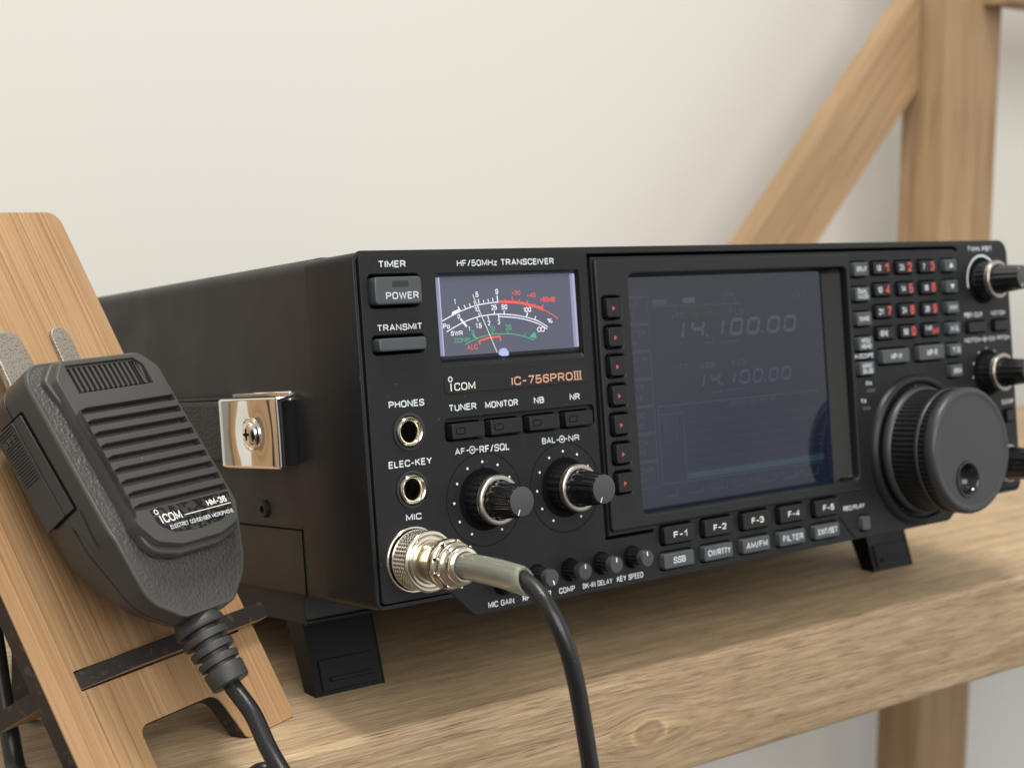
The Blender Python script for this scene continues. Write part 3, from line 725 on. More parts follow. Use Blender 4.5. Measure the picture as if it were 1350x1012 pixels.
for s_, x0_, x1_, z0_, z1_, m_ in (('1', 39.3, 40.0, 94.0, 95.9, MTW), ('5', 48.3, 49.5, 96.1, 97.9, MTW), ('9', 56.6, 57.8, 96.8, 98.6, MTW), ('+20', 63.4, 67.2, 96.3, 97.8, MTR), ('+40', 69.9, 73.7, 95.2, 96.8, MTR), ('+60dB', 75.5, 82.2, 93.5, 95.2, MTR),
        ('0', 40.4, 41.4, 89.3, 90.8, MTW), ('10', 47.5, 49.4, 91.3, 92.9, MTW), ('25', 54.5, 56.8, 91.6, 93.3, MTW), ('50', 58.8, 61.2, 91.6, 93.3, MTW), ('100', 68.0, 71.4, 90.3, 92.0, MTW), ('%', 78.3, 80.4, 86.2, 87.8, MTW), ('Po', 34.4, 37.0, 86.2, 87.9, MTW),
        ('SWR', 37.2, 42.0, 83.8, 85.3, MTW), ('1', 44.5, 45.1, 85.0, 86.6, MTW), ('1.5', 47.5, 50.0, 85.8, 87.5, MTW), ('2', 52.6, 53.6, 86.5, 88.2, MTW), ('3', 56.8, 57.7, 86.7, 88.3, MTW), ('COMP', 38.5, 44.7, 81.4, 82.9, MTG),
        ('0', 45.7, 46.7, 83.7, 85.2, MTG), ('10', 53.2, 55.4, 84.8, 86.3, MTG), ('20', 59.9, 62.3, 84.7, 86.4, MTG), ('dB', 70.6, 72.8, 81.6, 83.2, MTG), ('ALC', 43.4, 47.6, 78.9, 80.5, MTR)):
    b.text(s_, x0_, x1_, z0_, z1_, m2, m_, 0.012)
for cx_ in (74.3, 75.9): b.ribbon(circle(cx_, 84.2, 0.75, 16), 0.3, m2, MTW, True)
b.build('meter_dial', mt)
GUIDE = mat('meter_light_guide', (0.4, 0.4, 0.5), 0.4, emit=((0.55, 0.55, 0.95), 0.34))
b = MB(); b.box(32.5, 32.95, 2.4, 4.1, 77.4, 102.9, GUIDE, 0.1); b.build('light_guide', mt)
b = MB(); b.box(89.3, 90.2, 2.4, 4.1, 77.4, 102.9, GUIDE, 0.1); b.build('light_guide', mt)
b = MB(); b.tube([(54.9, 3.2, 77.4), (50.7, 3.2, 87.1), (46.4, 3.2, 97.0)], 0.14, MTN, 8, 2); b.build('meter_needle', mt)
b = MB(); b.lathe(57.8, 76.6, [(2.1, 4.0), (2.1, 3.2), (1.5, 2.7), (0.4, 2.6)], MTB, 24); b.build('needle_pivot', mt)
b = MB(); b.quad(31.0, 90.1, 76.2, 103.5, 1.4, PANE); b.build('meter_window', mt)

# --- jacks
for cu_, cv_, nm in ((15.3, 54.3, 'headphone_jack'), (15.0, 36.0, 'key_jack')):
    b = MB()
    b.lathe(cu_, cv_, [(6.0, 0.2), (6.0, -0.5), (5.2, -0.6), (5.0, -0.2)], GLOSS, 40, cap=False)
    b.lathe(cu_, cv_, [(4.9, 0.2), (4.8, -1.1), (4.3, -1.5), (3.7, -1.2), (3.1, 0.2), (2.9, 3.0), (2.9, 8.0)], NICKEL, 40, cap=False)
    b.lathe(cu_, cv_, [(2.95, 2.2), (2.9, 7.0)], DARK, 24)
    b.build(nm, radio, 50)

# --- double knobs
def double_knob(name, cu_, cv_, L1, L2, R1, R2, sc_=1.0):
    b = MB()
    b.lathe(cu_, cv_, [(10.3*sc_, 0.2), (10.3*sc_, -0.22), (9.5*sc_, -0.22)], DARK, 48)
    b.lathe(cu_, cv_, [(R1+0.5, -0.3, 1), (R1+0.3, -2, 1), (R1, -L1+0.9, 1), (R1-0.2, -L1+0.8)], GLOSS, 180, flute=(22, 0.3))
    k = b.build(name, radio, 45)
    b = MB()
    b.lathe(cu_, cv_, [(R1+0.05, -L1+1.9), (R1+0.3, -L1+1.6), (R1+0.1, -L1+1.1), (R1+0.3, -L1+0.7), (R1+0.28, -L1+0.1), (R1, -L1-0.25), (R1-0.8, -L1-0.35), (R1-1.2, -L1-0.3), (R1-1.5, -L1+0.3)], SATIN, 60)
    b.build('metal_ring', k, 50)
    b = MB()
    b.lathe(cu_, cv_, [(R2+1.5, -L1+0.2, 1), (R2+1.3, -L1-1, 1), (R2+0.2, -L2+1.0, 1), (R2+0.02, -L2+0.4, 1), (R2-0.25, -L2)], GLOSS, 180, flute=(14, 0.28), cap=False)
    b.lathe(cu_, cv_, [(R2-0.2, -L2), (R2-0.5, -L2-0.1)], CAPM, 60)
    a = math.radians(205)
    p0 = (cu_+(R2-0.3)*math.sin(a), cv_+(R2-0.3)*math.cos(a)); p1 = (cu_+(R2-2.2)*math.sin(a), cv_+(R2-2.2)*math.cos(a))
    b.ribbon([p0, p1], 0.35, -L2-0.14, INKW)
    b.build('inner_knob', k, 45)
double_knob('volume_knob', 43.23, 29.6, 8.4, 20.0, 7.9, 4.95)
double_knob('balance_knob', 77.63, 29.75, 8.4, 20.4, 7.8, 5.0)
double_knob('passband_knob', 322.6, 94.1, 8.6, 21.0, 8.0, 5.0)
double_knob('notch_knob', 322.6, 53.5, 8.6, 21.0, 8.0, 5.0)
double_knob('offset_knob', 325.8, 13.2, 6.5, 20.0, 8.0, 6.2)

# --- four small trimmer knobs and one behind the plug
for i, (cu_, cv_) in enumerate(((48.2, 1.3), (62.7, 1.4), (77.2, 1.5), (91.4, 1.7), (105.9, 1.9))):
    b = MB()
    b.lathe(cu_, cv_, [(4.1, 0.1), (4.1, -0.25), (3.3, -0.3)], DARK, 32)
    b.lathe(cu_, cv_, [(3.35, -0.3, 1), (3.25, -5.6, 1), (3.1, -5.8)], GLOSS, 96, flute=(16, 0.3))
    b.lathe(cu_, cv_, [(2.9, -5.6), (2.9, -8.1), (2.7, -8.45)], CAPM, 40)
    a = math.radians((20, 165, 2, 0, -4)[i])
    b.ribbon([(cu_+2.4*math.sin(a), cv_+2.4*math.cos(a)), (cu_+0.9*math.sin(a), cv_+0.9*math.cos(a))], 0.5, -8.5, INKW)
    b.build('trimmer_knob', radio, 45)

# --- tuning dial
cu_, cv_ = 270.8, 24.3
b = MB()
b.lathe(cu_, cv_, [(32.0, 0.3), (31.6, -1.0), (30.8, -2.2), (29.6, -2.7), (28.6, -2.2), (28.0, -0.8), (27.2, -0.5), (20, -0.5)], BEZEL, 96)
for k in range(48):
    a = 2*PI*k/48
    b.ribbon([(cu_+26.3*math.sin(a), cv_+26.3*math.cos(a)), (cu_+27.2*math.sin(a), cv_+27.2*math.cos(a))], 0.35, -0.56, SATIN if k % 4 == 0 else CAPM)
dk = b.build('tuning_dial', radio, 40)
b = MB()
b.lathe(cu_, cv_, [(25.0, -0.8), (26.5, -2.2), (26.7, -3.6), (26.3, -5.0), (25.4, -5.6)], DIALF, 96, cap=False)
b.lathe(cu_, cv_, [(24.9, -5.5), (25.1, -6.0, 1), (25.1, -20.5, 1), (24.9, -21.5)], RUBBER, 576, flute=(72, 0.6), cap=False)
b.build('rubber_grip', dk, 50)
b = MB()
b.lathe(cu_, cv_, [(24.6, -21.2), (25.3, -21.6), (25.75, -22.8), (25.8, -24.8), (25.4, -26.0), (24.6, -26.8), (23.6, -26.9), (22.6, -26.5), (22.0, -26.45)], DIALF, 120, cap=False)
b.plate(circle(cu_, cv_, 22.1, 120), [circle(266.9, 12.9, 7.5, 60)], -26.45, -25.5, 0.15, DIALF)
b.lathe(cu_, cv_, [(25.4, -16.9), (25.75, -17.2), (25.75, -18.4), (25.4, -18.8)], DIALF, 96, cap=False)
b.build('dial_cap', dk, 50)
b = MB()
b.lathe(266.9, 12.9, [(7.5, -26.2), (7.4, -26.9), (6.9, -27.1), (6.3, -26.7), (5.7, -25.2), (4.8, -23.2), (3.4, -21.8), (1.6, -21.0), (0.3, -20.8)], GLOSS, 60)
b.build('finger_dimple', dk, 60)

# --- tilt feet
for a, c in ((6.5, 34.6), (305.6, 333.8)):
    Mf = Matrix(((0, 1, 0, 0), (1, 0, 0, 0), (0, 0, 1, 0), (0, 0, 0, 1)))
    b = MB(Mf)        # outline in (depth, height), thickness along the width
    pol = [(61.9, -11.3), (56.1, -37.2), (63.0, -35.85), (72.5, -11.3)]
    b.slab(pol[::-1], a, (a+c)/2, 0.45, FOOTM); b.slab([(p[0], p[1]) for p in pol[::-1]], c, (a+c)/2, 0.45, FOOTM)
    ft = b.build('tilt_foot', radio)
    # raised pad on the front face
    dx = Vector((61.9-56.1, -11.3+37.2)); L = dx.length; t = dx/L
    b = MB()
    def fpt(x, s_, o): return (x, 56.1+t.x*s_-o*t.y, -37.2+t.y*s_+o*t.x)
    def fbox(x0, x1, s0, s1, o, m_):
        v = [fpt(x, s_, oo) for oo in (-0.2, o) for (x, s_) in ((x0, s0), (x1, s0), (x1, s1), (x0, s1))]
        v2 = [fpt(x, s_, o) for (x, s_) in ((x0+.3, s0+.3), (x1-.3, s0+.3), (x1-.3, s1-.3), (x0+.3, s1-.3))]
        v = v[:4]+v[4:8]
        for i_ in range(4): v[4+i_] = v2[i_]
        b.add(v, [(4, 5, 6, 7), (0, 1, 5, 4), (1, 2, 6, 5), (2, 3, 7, 6), (3, 0, 4, 7)], m_)
    fbox(a+3.2, c-2.2, 1.4, 12.6, 0.5, FOOTM)
    fbox(a+6.5, c-4.0, 4.4, 6.2, 1.3, FOOTM)
    b.build('finger_pad', ft)
b = MB()
b.box(16, 32, 250, 266, -12.3, -11.2, RUBBER, 0.5); b.build('rear_foot', radio)
b = MB(); b.box(308, 324, 250, 266, -12.3, -11.2, RUBBER, 0.5); b.build('rear_foot', radio)

# ================================================================== MICROPHONE PLUG
plug = empty('microphone_plug', R0, frame(math.radians(37.904), math.radians(7.2376)))
tag(plug, 'nickel screw-on plug with clear grey sleeve and black cord in the radio front', 'plug')
PC = (14.0, 13.8)
def ring_at(b, prof, m_, seg=60, cap=False, dv=0.0, **k): b.lathe(PC[0], PC[1]+dv, prof, m_, seg, cap=cap, **k)
b = MB()
ring_at(b, [(10.6, -0.1), (10.5, -0.6), (10.1, -0.8), (9.7, -0.6)], NICKEL)
ring_at(b, [(9.4, -1.2), (9.6, -1.8), (9.6, -2.0), (9.3, -2.1)], NICKEL)
# knurled band: crossed ridges as real relief
seg, rows = 352, 30
vs = []; fs = []
for r_ in range(rows+1):
    d = -2.1-6.2*r_/rows
    for k in range(seg):
        a = 2*PI*k/seg
        w_ = math.cos(22*a+r_*0.48)*math.cos(22*a-r_*0.48)
        rr = 9.15+0.36*w_
        vs.append((PC[0]+rr*math.cos(a), d, PC[1]+rr*math.sin(a)))
for r_ in range(rows):
    for k in range(seg):
        j = (k+1) % seg; fs.append((r_*seg+k, r_*seg+j, (r_+1)*seg+j, (r_+1)*seg+k))
b.add(vs, fs, NICKEL)
ring_at(b, [(9.3, -8.5), (9.7, -8.7), (9.7, -9.3), (9.2, -9.7), (8.6, -9.7), (8.2, -9.0), (7.6, -8.8), (6.8, -9.2)], NICKEL)
b.build('coupling_ring', plug, 55)
b = MB()
ring_at(b, [(6.9, -8.6), (6.9, -17.5), (7.1, -18.0), (7.6, -18.2), (7.8, -18.6), (7.8, -20.6), (7.5, -21.0), (7.0, -21.1), (6.8, -21.6), (7.0, -22.0), (7.0, -23.6), (6.6, -24.1), (6.0, -24.3), (5.7, -24.8), (5.9, -25.2), (5.9, -27.2), (5.4, -27.8), (4.4, -28.0), (4.0, -27.6)], NICKEL)
for k in range(9):
    a = 2*PI*k/9
    b.box(PC[0]+7.2*math.cos(a)-0.5, PC[0]+7.2*math.cos(a)+0.5, -23.4, -21.2, PC[1]+7.2*math.sin(a)-0.5, PC[1]+7.2*math.sin(a)+0.5, NICKEL, 0.25)
b.build('plug_barrel', plug, 50)
# sleeve and cord droop slightly
b = MB()
ax = lambda d: (PC[0]+0.02*(d-26), PC[1]-0.0022*(d-26)**2-0.02*(d-26))
seg = 40; vs = []; fs = []
prof = [(4.0, 26.0), (4.15, 30), (4.15, 45), (4.2, 53.5), (4.3, 56.0), (4.0, 56.6), (3.4, 56.6), (3.2, 55.8), (3.15, 50), (3.15, 40), (3.15, 27)]
for r_, d in prof:
    cx_, cz_ = ax(d)
    for k in range(seg):
        a = 2*PI*k/seg
        dd = d+(1.8*math.cos(a+2.2) if d > 55 else 0)
        vs.append((cx_+r_*math.cos(a), -dd, cz_+r_*math.sin(a)))
for r_ in range(len(prof)-1):
    for k in range(seg):
        j = (k+1) % seg; fs.append((r_*seg+k, r_*seg+j, (r_+1)*seg+j, (r_+1)*seg+k))
b.add(vs, fs, SLEEVE)
b.build('sleeve', plug, 50)
b = MB()
pth = [(14.0, -24, 13.6), (14.3, -40, 13.0), (14.5, -52, 12.0), (14.4, -59, 10.3), (14.4, -64.5, 6.3), (15.2, -68.3, 0.5), (16.6, -70.4, -6.5), (18.2, -71.0, -14.5), (19.9, -70.6, -23), (22.6, -70.0, -42), (24.8, -69, -62), (28, -66, -95), (40, -60, -160)]
b.tube(pth, 2.55, CORDM, 24, 10)
b.build('cord', plug, 60)

# ================================================================== PHONE STAND
S0 = (-71.57, 480.26, 0.0)
stand = empty('phone_stand', S0, frame(math.radians(61.207), math.radians(31.734)))
tag(stand, 'slanted bamboo phone stand with dark charred edges on the left', 'stand')
b = MB()
out = rpoly([(-89, 0.4), (-62.5, 0.4), (-62.5, 17.4), (-27.5, 17.4), (-22.8, 0.4), (1.6, 0.4), (1.6, 194), (-89, 194)], [1.5, 1.0, 3.5, 5, 2.0, 2.5, 5, 5], 6)
slot = rrect(-76.6, -6.0, 33.4, 39.5, 0.2, 2)
b.plate(out, [slot], 0.0, 5.6, 0.15, BAMBOO, wall=CHAR)
n_=len(out)
# charred laser-cut edge all the way round (walls), and the back
b2 = [(p[0], 0.5, p[1]) for p in offset(out, 0.02)]+[(p[0], 5.7, p[1]) for p in offset(out, 0.02)]
b.add(b2, [(i, (i+1) % n_, n_+(i+1) % n_, n_+i) for i in range(n_)], CHAR)
tri = tessellate_polygon([[Vector((p[0], p[1], 0)) for p in L_] for L_ in (out, slot)])
b.add([(p[0], 5.7, p[1]) for p in out]+[(p[0], 5.7, p[1]) for p in slot], [tuple(t_) for t_ in tri], BAMBOO)
b.build('back_board', stand, 40)
Ml = Matrix(((1, 0, 0, 0), (0, 0, 1, 0), (0, -1, 0, 0), (0, 0, 0, 1)))   # outline in (x, depth), thickness upward
b = MB(Matrix(((1, 0, 0, 0), (0, 0, 1, 0), (0, 1, 0, 0), (0, 0, 0, 1))))
led = [(-86.5, 8.5), (-76.2, 8.5), (-76.2, 0.8), (-58, -3.6), (-33, -4.4), (-33, 1.0), (-22.5, 1.0), (-22.5, -5.2), (4.4, -5.2), (4.4, -0.6), (-8.5, -0.6), (-8.5, 8.5), (-2.5, 8.5), (-2.5, 27.0), (-86.5, 27.0)]
b.slab(led, 39.2, 34.0, 0.1, CHAR)
b.slab(offset(led, -0.15), 39.25, 33.9, 0.05, BAMBOO)
b.build('ledge', stand, 40)
b = MB(Matrix(((0, 1, 0, 0), (1, 0, 0, 0), (0, 0, 1, 0), (0, 0, 0, 1))))
b.slab([(5.8, 130), (5.8, 42), (60, 38.0), (66, 42.0)], -48, -42.5, 0.1, CHAR)
b.build('prop_leg', stand, 40)

# steel hanger on the board
hang = empty('microphone_hanger', S0, frame(math.radians(61.207), math.radians(31.734)))
tag(hang, 'dull grained steel hanger with two rounded prongs fixed to the bamboo board above the microphone', 'hanger')
b = MB()
b.slab(rpoly([(-29, 100), (-19, 100), (-20.4, 149.3), (-28.0, 149.3)], [1, 1, 3.9, 3.9], 6), -1.4, -0.02, 0.4, STEEL)
b.build('flat_prong', hang, 40)
b = MB()
b.slab(rpoly([(-62, 96), (-45.5, 96), (-49.5, 145.8), (-61.5, 145.8)], [1, 1, 5, 5], 6), -9.4, -7.4, 0.6, STEEL)
b.build('raised_prong', hang, 40)
b = MB()
b.slab(rrect(-62, -18, 86, 100, 2, 3), -1.6, -0.05, 0.4, STEEL)
b.box(-62, -46, -8.6, -1.5, 96, 99, STEEL, 0.3)
b.slab(rpoly([(-72, 120), (-66, 118), (-61.5, 132), (-66, 135)], 1.5, 4), -5.0, -3.6, 0.4, STEEL)
b.box(-72, -60, -5.0, -0.1, 116, 119, STEEL, 0.3)
b.build('hanger_base', hang, 40)

# ================================================================== HAND MICROPHONE
FM = frame(math.radians(61.207), math.radians(37.5))
mic = empty('hand_microphone', S0, FM)
tag(mic, 'dark grey hand microphone with louvred grille and side talk button, hanging on the bamboo stand', 'microphone')
CX = -49.3
def body_loop():
    return rpoly([(-27.5, 64), (-22, 43), (-11, 35.0), (11, 35.0), (22, 43), (27.9, 64), (27.9, 121), (-27.5, 121)], [22, 14, 6, 6, 14, 22, 8.5, 8.5], 9)
loopb = body_loop()
def mdepth(d, z):
    if z < 62:
        t = min(1, (62-z)/24); t = t*t*(3-2*t)
        return d+(-31.0-d)*t*0.5
    return d
def scaled(L_, s_, cz=84): return [(p[0]*s_, cz+(p[1]-cz)*s_) for p in L_]
def ringpts(L_, d): return [(CX+p[0], mdepth(d, p[1]), p[1]) for p in L_]
b = MB()
rings = [(scaled(loopb, .02), -43.9), (scaled(loopb, .3), -43.9), (scaled(loopb, .6), -43.8), (scaled(loopb, .8), -43.4), (offset(loopb, -3.6), -42.9), (offset(loopb, -1.3), -42.5)]
def loft(b, rr, m_):
    n = len(rr[0][0]); vs = []
    for L_, d in rr: vs += ringpts(L_, d)
    fs = [(r_*n+i, r_*n+(i+1) % n, (r_+1)*n+(i+1) % n, (r_+1)*n+i) for r_ in range(len(rr)-1) for i in range(n)]
    b.add(vs, fs, m_)
loft(b, rings, MICT)
loft(b, [(offset(loopb, -1.3), -42.5), (offset(loopb, -0.7), -42.6), (offset(loopb, -0.15), -42.2), (loopb, -41.5)], MICS)
loft(b, [(loopb, -41.5), (loopb, -31.6), (offset(loopb, -0.5), -31.4)], MICD)  # sides take the darker plastic: their shade is put into the colour
loft(b, [(offset(loopb, -0.6), -31.0), (offset(loopb, -0.1), -30.8), (offset(loopb, -0.5), -27.0), (scaled(loopb, .955), -23.0), (scaled(loopb, .88), -19.5), (scaled(loopb, .7), -17.6), (scaled(loopb, .3), -17.0), (scaled(loopb, .02), -17.0)], MICD)
b.build('shell', mic, 45)
# grille block
b = MB()
gl = rpoly([(-71.0, 62.0), (-67.0, 55.5), (-58, 53.0), (-41, 53.0), (-31.5, 55.5), (-28.0, 62.0), (-28.0, 112), (-33.5, 117.6), (-66.0, 117.6), (-71.0, 112)], [6, 5, 8, 8, 5, 6, 3, 2, 2, 3], 9)
slots = []
for k in range(9):
    z = 67.0+4.13*k
    slots.append([(-70.5, z-0.35), (-67.4, z-0.8), (-29.0, z-0.75), (-29.0, z+1.1), (-66.0, z+1.1), (-68.4, z+0.5)])
top = []
for k in range(14):
    x = -64.4+2.13*k
    top.append([(x, 107.4), (x+1.1, 106.9), (x+1.1, 115.2), (x, 115.2)])
labz = rpoly([(-64.2, 65.6), (-63.8, 60.6), (-59.5, 57.2), (-49, 56.2), (-38.5, 57.0), (-31.2, 60.0), (-29.6, 65.4)], [0.5, 3, 3, 6, 3, 2.5, .5], 4)
topr = rpoly([(-65.2, 106.4), (-34.0, 106.4), (-34.0, 113), (-36.6, 115.8), (-65.2, 115.8)], [0.3, 0.3, 1.0, 1.0, 0.3], 3)
b.plate(gl, slots+[topr], -48.0, -43.0, 0.35, MICS, wall=MICD)
b.plate(offset(topr, 0.3), top, -47.2, -44.5, 0.12, MICS, wall=MICD)
b.slab(offset(gl, -1.0), -44.4, -44.0, 0, DARK)
# raised frame that borders the block
b.build('grille', mic, 40)
b = MB()
fr_ = rpoly([(-70.2, 61.8), (-68.4, 53.8), (-58.5, 51.2), (-40.5, 51.2), (-30.3, 53.8), (-26.6, 61.2), (-26.6, 112.6), (-32.6, 119.0), (-66.8, 119.0), (-72.8, 113.5), (-70.2, 101)], [7, 6, 9, 9, 6, 7, 4, 3, 3, 3, 2], 9)
b.slab(fr_, -45.4, -42.6, 0.8, MICS, steps=4)
b.build('grille_frame', mic, 45)
b = MB()
b.slab(labz, -48.16, -47.9, 0.06, PLATE)
dl = -48.22
b.text('COM', -61.0, -53.4, 60.5, 63.3, dl, INKW, 0.0); b.ribbon([(-61.9, 60.5), (-61.9, 63.1)], 0.38, dl, INKW); b.ribbon(circle(-62.3, 64.4, 0.72, 16), 0.28, dl, INKW, True)
b.ribbon([(-52.2, 61.4), (-31.2, 61.4)], 0.22, dl, INKW); b.text('HM-36', -41.0, -32.2, 62.1, 64.2, dl, INKW, 0.02)
b.text('ELECTRET CONDENSER MICROPHONE', -60.0, -32.0, 58.2, 59.5, dl, INK, 0.0)
b.build('name_plate', mic, 40)
# push-to-talk button on the left side
xl = CX-27.5
Ms = Matrix(((0, 1, 0, 0), (1, 0, 0, 0), (0, 0, 1, 0), (0, 0, 0, 1)))
b = MB(Ms)
rec = rpoly([(-36.4, 75.6), (-36.0, 109.6), (-24.8, 109.6), (-24.8, 75.6)][::-1], 0.6, 2)
b.slab(rec, xl-0.12, xl+1, 0, DARK)
tb = rpoly([(-35.4, 76.4), (-35.0, 108.9), (-31.2, 108.9), (-31.2, 76.4)][::-1], 0.4, 2)
b.slab(tb, xl-0.45, xl+0.5, 0.3, MICD)
b.slab(rpoly([(-31.0, 76.4), (-31.0, 108.9), (-22.0, 109.2), (-22.0, 76.0)][::-1], 0.6, 2), xl-0.6, xl+0.5, 0.3, MICD)
for k in range(20):
    z = 90.6+0.92*k
    b.slab(rrect(-30.2, -23.4, z, z+0.48, 0.1, 1)[::-1][::-1], xl-1.0, xl-0.5, 0.08, MICD)
# wedge facet below the button
b.slab([(-36.8, 74.6), (-30.8, 74.6), (-35.6, 62.8)], xl-0.5, xl+0.5, 0.2, MICD)
o = b.build('talk_button', mic, 40)
b = MB(Matrix(((0, 1, 0, 0), (-1, 0, 0, 0), (0, 0, 1, 0), (0, 0, 0, 1))))
b.text('PTT', 23.9, 29.7, 103.0, 105.2, xl-1.12, MICS, 0.03); b.build('button_lettering', o)
# strain relief and cord
Mv = Matrix(((1, 0, 0, 0), (0, 0, 1, 0), (0, 1, 0, 0), (0, 0, 0, 1)))    # lathe axis down the microphone
b = MB(Matrix(((1, 0, 0, 0), (0, 0, 1, 0), (0, -1, 0, 0), (0, 0, 0, 1))))
prof = [(5.0, -40.5), (6.4, -37.0), (7.1, -34.2), (7.6, -33.4), (7.7, -32.0), (7.3, -31.4), (4.8, -31.2), (4.8, -29.9), (7.1, -29.8), (7.3, -29.3), (7.1, -27.6), (4.7, -27.5), (4.7, -26.0), (6.6, -25.9), (6.8, -25.3), (6.6, -23.7), (4.5, -23.6), (4.5, -22.1), (6.2, -22.0), (6.4, -21.5), (6.1, -19.9), (4.4, -19.8), (4.4, -18.9), (5.9, -18.8), (6.2, -18.3), (5.9, -13.7), (5.4, -13.2), (2.7, -13.1)]
b.lathe(CX, -29.3, prof, BOOTM, 56)
b.build('strain_relief', mic, 40)
b = MB()
b.tube([(CX, -29.3, 22), (CX-0.2, -29.3, 13), (CX-1.5, -32, 2), (CX-4, -33, -10), (CX-6.5, -36, -22), (CX-8, -41, -34), (CX-8, -48, -52), (CX-6, -50, -90)], 2.65, CORDM, 24, 8)
b.build('cord', mic, 60)

# loose cord on the shelf under the microphone, and one hanging behind the stand
def world_thing_tube(name, pts, r, label, cat):
    b = MB(); b.tube(pts, r, CORDM, 20, 8); o = b.build(name, None, 60); tag(o, label, cat); return o
world_thing_tube('coiled_cord', [(-79.5, 395, -20), (-78.2, 410, -7), (-77.2, 422, -1.0), (-75.2, 430, 0.6), (-72.2, 432, 0.8), (-69.2, 429, 0.0), (-67.8, 420, -2.5), (-67.3, 408, -8), (-68, 396, -20)], 2.7, 'short bend of black cord at the front edge of the shelf below the microphone', 'cord')
FB = frame(math.radians(61.207), math.radians(31.734))
def sb(x, d, z): 
    p = Vector(S0)+FB[0]*x+FB[1]*d+FB[2]*z
    return (p.x, p.y, max(p.z, 2.8))
world_thing_tube('hanging_cord', [sb(-60, 31, 105), sb(-66, 31, 80), sb(-70.5, 31, 64), sb(-76, 31.5, 46), sb(-79.5, 31.5, 34), sb(-83, 31, 23), sb(-86, 27, 18), sb(-92, 15, 12), sb(-104, 0, 5)], 2.9, 'glossy black cord hanging down behind the left side of the bamboo stand', 'cord')

# ================================================================== SHELF UNIT AND WALL
SF = frame(math.radians(37.6), 0)
E0 = Vector(SF[1])*394.8+Vector(SF[0])*0
shelf = empty('shelf_unit', (E0.x, E0.y, 0), SF)
tag(shelf, 'brown wooden shelf unit with square post and slanting brace, carrying the radio', 'shelf')
b = MB()
prof = rpoly([(0, -44.8), (350, -44.8), (350, 0), (0, 0)], [2.5, 1, 1, 3.2], 5)
n_ = len(prof); xs = [-500+20*k for k in range(101)]
def wav(x, i): return 0.35*math.sin(x*0.021+i*0.0)+0.25*math.sin(x*0.057+1)
vs = []; fs = []
for x in xs:
    for i, p in enumerate(prof):
        w_ = wav(x, i) if (p[0] < 4 and p[1] > -4) else 0
        vs.append((x, p[0]+abs(w_)*0.6, p[1]-abs(w_)*0.3 if p[0] < 4 and p[1] > -3.4 and p[1] < -0.01 else p[1]))
for k in range(len(xs)-1):
    for i in range(n_):
        j = (i+1) % n_; fs.append((k*n_+i, (k+1)*n_+i, (k+1)*n_+j, k*n_+j))
fs.append(list(range(n_))); fs.append([(len(xs)-1)*n_+i for i in reversed(range(n_))])
b.add(vs, fs, SHELFW)
b.build('shelf_board', shelf, 30)
b = MB(); b.box(1002, 1071, 350.5, 392, -900, 420, POSTW, 1.5); b.build('post', shelf)
b = MB(); b.box(14, 83, 350.5, 392, -900, 420, POSTW, 1.5); b.build('post', shelf)
b = MB()
L_ = [(1001.8, 91.3+171), (1001.8, 166+171), (687, 0), (690, -44), (712, -44), (754, 0)]
ang = math.atan2(337, 315)
# the brace is built along its own length so that its grain follows it
org = Vector((687, 378, 0)); ca, sa = math.cos(ang), math.sin(ang)
loc = [((p[0]-687)*ca+p[1]*sa, -(p[0]-687)*sa+p[1]*ca) for p in L_]
b.slab(loc[::-1], 0, 24, 1.2, BRACEW)
o = b.build('diagonal_brace', shelf); o.location = org*MM; o.rotation_euler = (0, -ang, 0)
b = MB(); b.box(1044, 1500, 322, 349.8, 327.5, 395, POSTW, 1.5); b.build('top_rail', shelf)

b = MB()
WALL = mat('warm_white_wall_paint', (0.66, 0.663, 0.642), 0.85, spec=0.2, bump=('noise', 500, 0.00006))
b.quad(-2500, 3500, -1500, 2600, 470, WALL)
w = b.build('wall', None); w.location = (E0.x*MM, E0.y*MM, 0); w.rotation_euler = (0, 0, math.radians(37.6)); tag(w, kind='structure')

# ================================================================== LIGHT
world = bpy.data.worlds.new('World'); sc.world = world; world.use_nodes = True
wn = world.node_tree; bg = wn.nodes['Background']
# the room round the camera: pale ceiling, darker floor, a bright wall with daylight to the right
tcw = wn.nodes.new('ShaderNodeTexCoord'); sp = wn.nodes.new('ShaderNodeSeparateXYZ'); wn.links.new(tcw.outputs['Generated'], sp.inputs[0])
rz = wn.nodes.new('ShaderNodeValToRGB'); e = rz.color_ramp.elements
mz = wn.nodes.new('ShaderNodeMapRange'); mz.inputs['From Min'].default_value = -1; mz.inputs['From Max'].default_value = 1
wn.links.new(sp.outputs['Z'], mz.inputs['Value']); wn.links.new(mz.outputs['Result'], rz.inputs[0])
e[0].position = 0.30; e[0].color = (0.17, 0.15, 0.125, 1); e[1].position = 0.72; e[1].color = (0.50, 0.49, 0.465, 1)
k = e.new(0.44); k.color = (0.22, 0.205, 0.19, 1); k = e.new(0.50); k.color = (0.36, 0.355, 0.34, 1)
vd = wn.nodes.new('ShaderNodeVectorMath'); vd.operation = 'DOT_PRODUCT'; wn.links.new(tcw.outputs['Generated'], vd.inputs[0]); vd.inputs[1].default_value = (0.985, -0.10, 0.12)
ma = wn.nodes.new('ShaderNodeMapRange'); ma.interpolation_type = 'SMOOTHSTEP'; ma.inputs['From Min'].default_value = 0.55; ma.inputs['From Max'].default_value = 0.93; ma.inputs['To Min'].default_value = 0.0; ma.inputs['To Max'].default_value = 0.54
wn.links.new(vd.outputs['Value'], ma.inputs['Value'])
ad_ = wn.nodes.new('ShaderNodeMixRGB'); ad_.blend_type = 'ADD'; ad_.inputs[0].default_value = 1; wn.links.new(rz.outputs[0], ad_.inputs[1]); wn.links.new(ma.outputs['Result'], ad_.inputs[2])
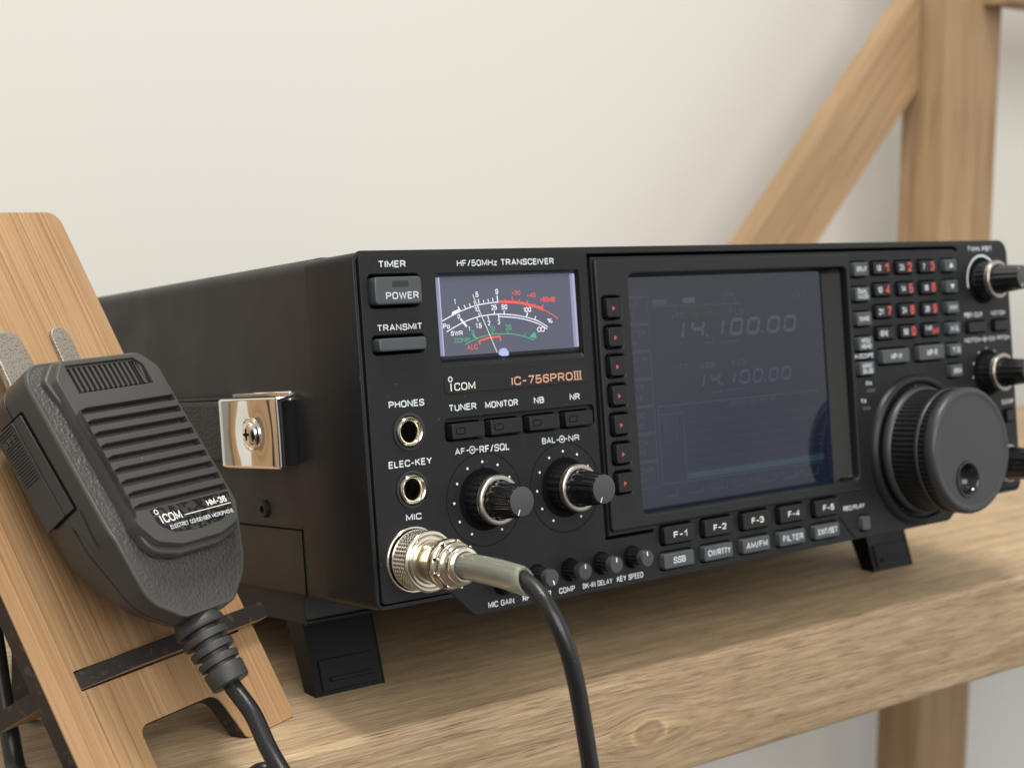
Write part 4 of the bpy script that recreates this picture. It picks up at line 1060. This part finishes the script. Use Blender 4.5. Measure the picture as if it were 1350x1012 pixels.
nz = wn.nodes.new('ShaderNodeTexNoise'); nz.inputs['Scale'].default_value = 2.4; wn.links.new(tcw.outputs['Generated'], nz.inputs['Vector'])
mn = wn.nodes.new('ShaderNodeMapRange'); mn.inputs['From Min'].default_value = 0.35; mn.inputs['From Max'].default_value = 0.65; mn.inputs['To Min'].default_value = 0.75; mn.inputs['To Max'].default_value = 1.2; wn.links.new(nz.outputs['Fac'], mn.inputs['Value'])
sc2 = wn.nodes.new('ShaderNodeVectorMath'); sc2.operation = 'SCALE'; wn.links.new(ad_.outputs[0], sc2.inputs[0]); wn.links.new(mn.outputs['Result'], sc2.inputs['Scale'])
wn.links.new(sc2.outputs[0], bg.inputs[0]); bg.inputs[1].default_value = 1.0
def area(name, loc, target, sx, sy, power, col):
    l = bpy.data.lights.new(name, 'AREA'); l.shape = 'RECTANGLE'; l.size = sx; l.size_y = sy; l.energy = power; l.color = col
    o = bpy.data.objects.new(name, l); C.objects.link(o); o.location = loc
    o.rotation_euler = (Vector(target)-Vector(loc)).to_track_quat('-Z', 'Y').to_euler(); return o
area('ceiling_lamp', (0.05, 0.28, 2.1), (0.05, 0.50, 0.0), 0.42, 0.42, 35, (1.0, 0.965, 0.895))
area('front_lamp', (0.75, -1.55, 1.25), (0.4, 0.6, 0.1), 2.0, 1.5, 48, (1.0, 0.955, 0.88))
# ================================================================== CAMERA
cam = bpy.data.cameras.new('camera'); co = bpy.data.objects.new('camera', cam); C.objects.link(co); sc.camera = co
p_, r_ = math.radians(7.0101), math.radians(0.5119)
f_ = Vector((0, math.cos(p_), -math.sin(p_))); rt = Vector((1, 0, 0)); up = rt.cross(f_)
rt2 = rt*math.cos(r_)+up*math.sin(r_); up2 = rt2.cross(f_)
co.matrix_world = Matrix(((rt2.x, up2.x, -f_.x, 0), (rt2.y, up2.y, -f_.y, 0), (rt2.z, up2.z, -f_.z, 0.171), (0, 0, 0, 1)))
cam.sensor_width = 36; cam.lens = 1981.8/1350*36; cam.clip_start = 0.01; cam.clip_end = 50
cam.dof.use_dof = True; cam.dof.focus_distance = 0.475; cam.dof.aperture_fstop = 15
sc.view_settings.view_transform = 'Standard'; sc.view_settings.look = 'None'; sc.view_settings.gamma = 1; sc.view_settings.exposure = 0
sc.render.engine = 'CYCLES'; sc.cycles.use_denoising = True; sc.cycles.max_bounces = 8
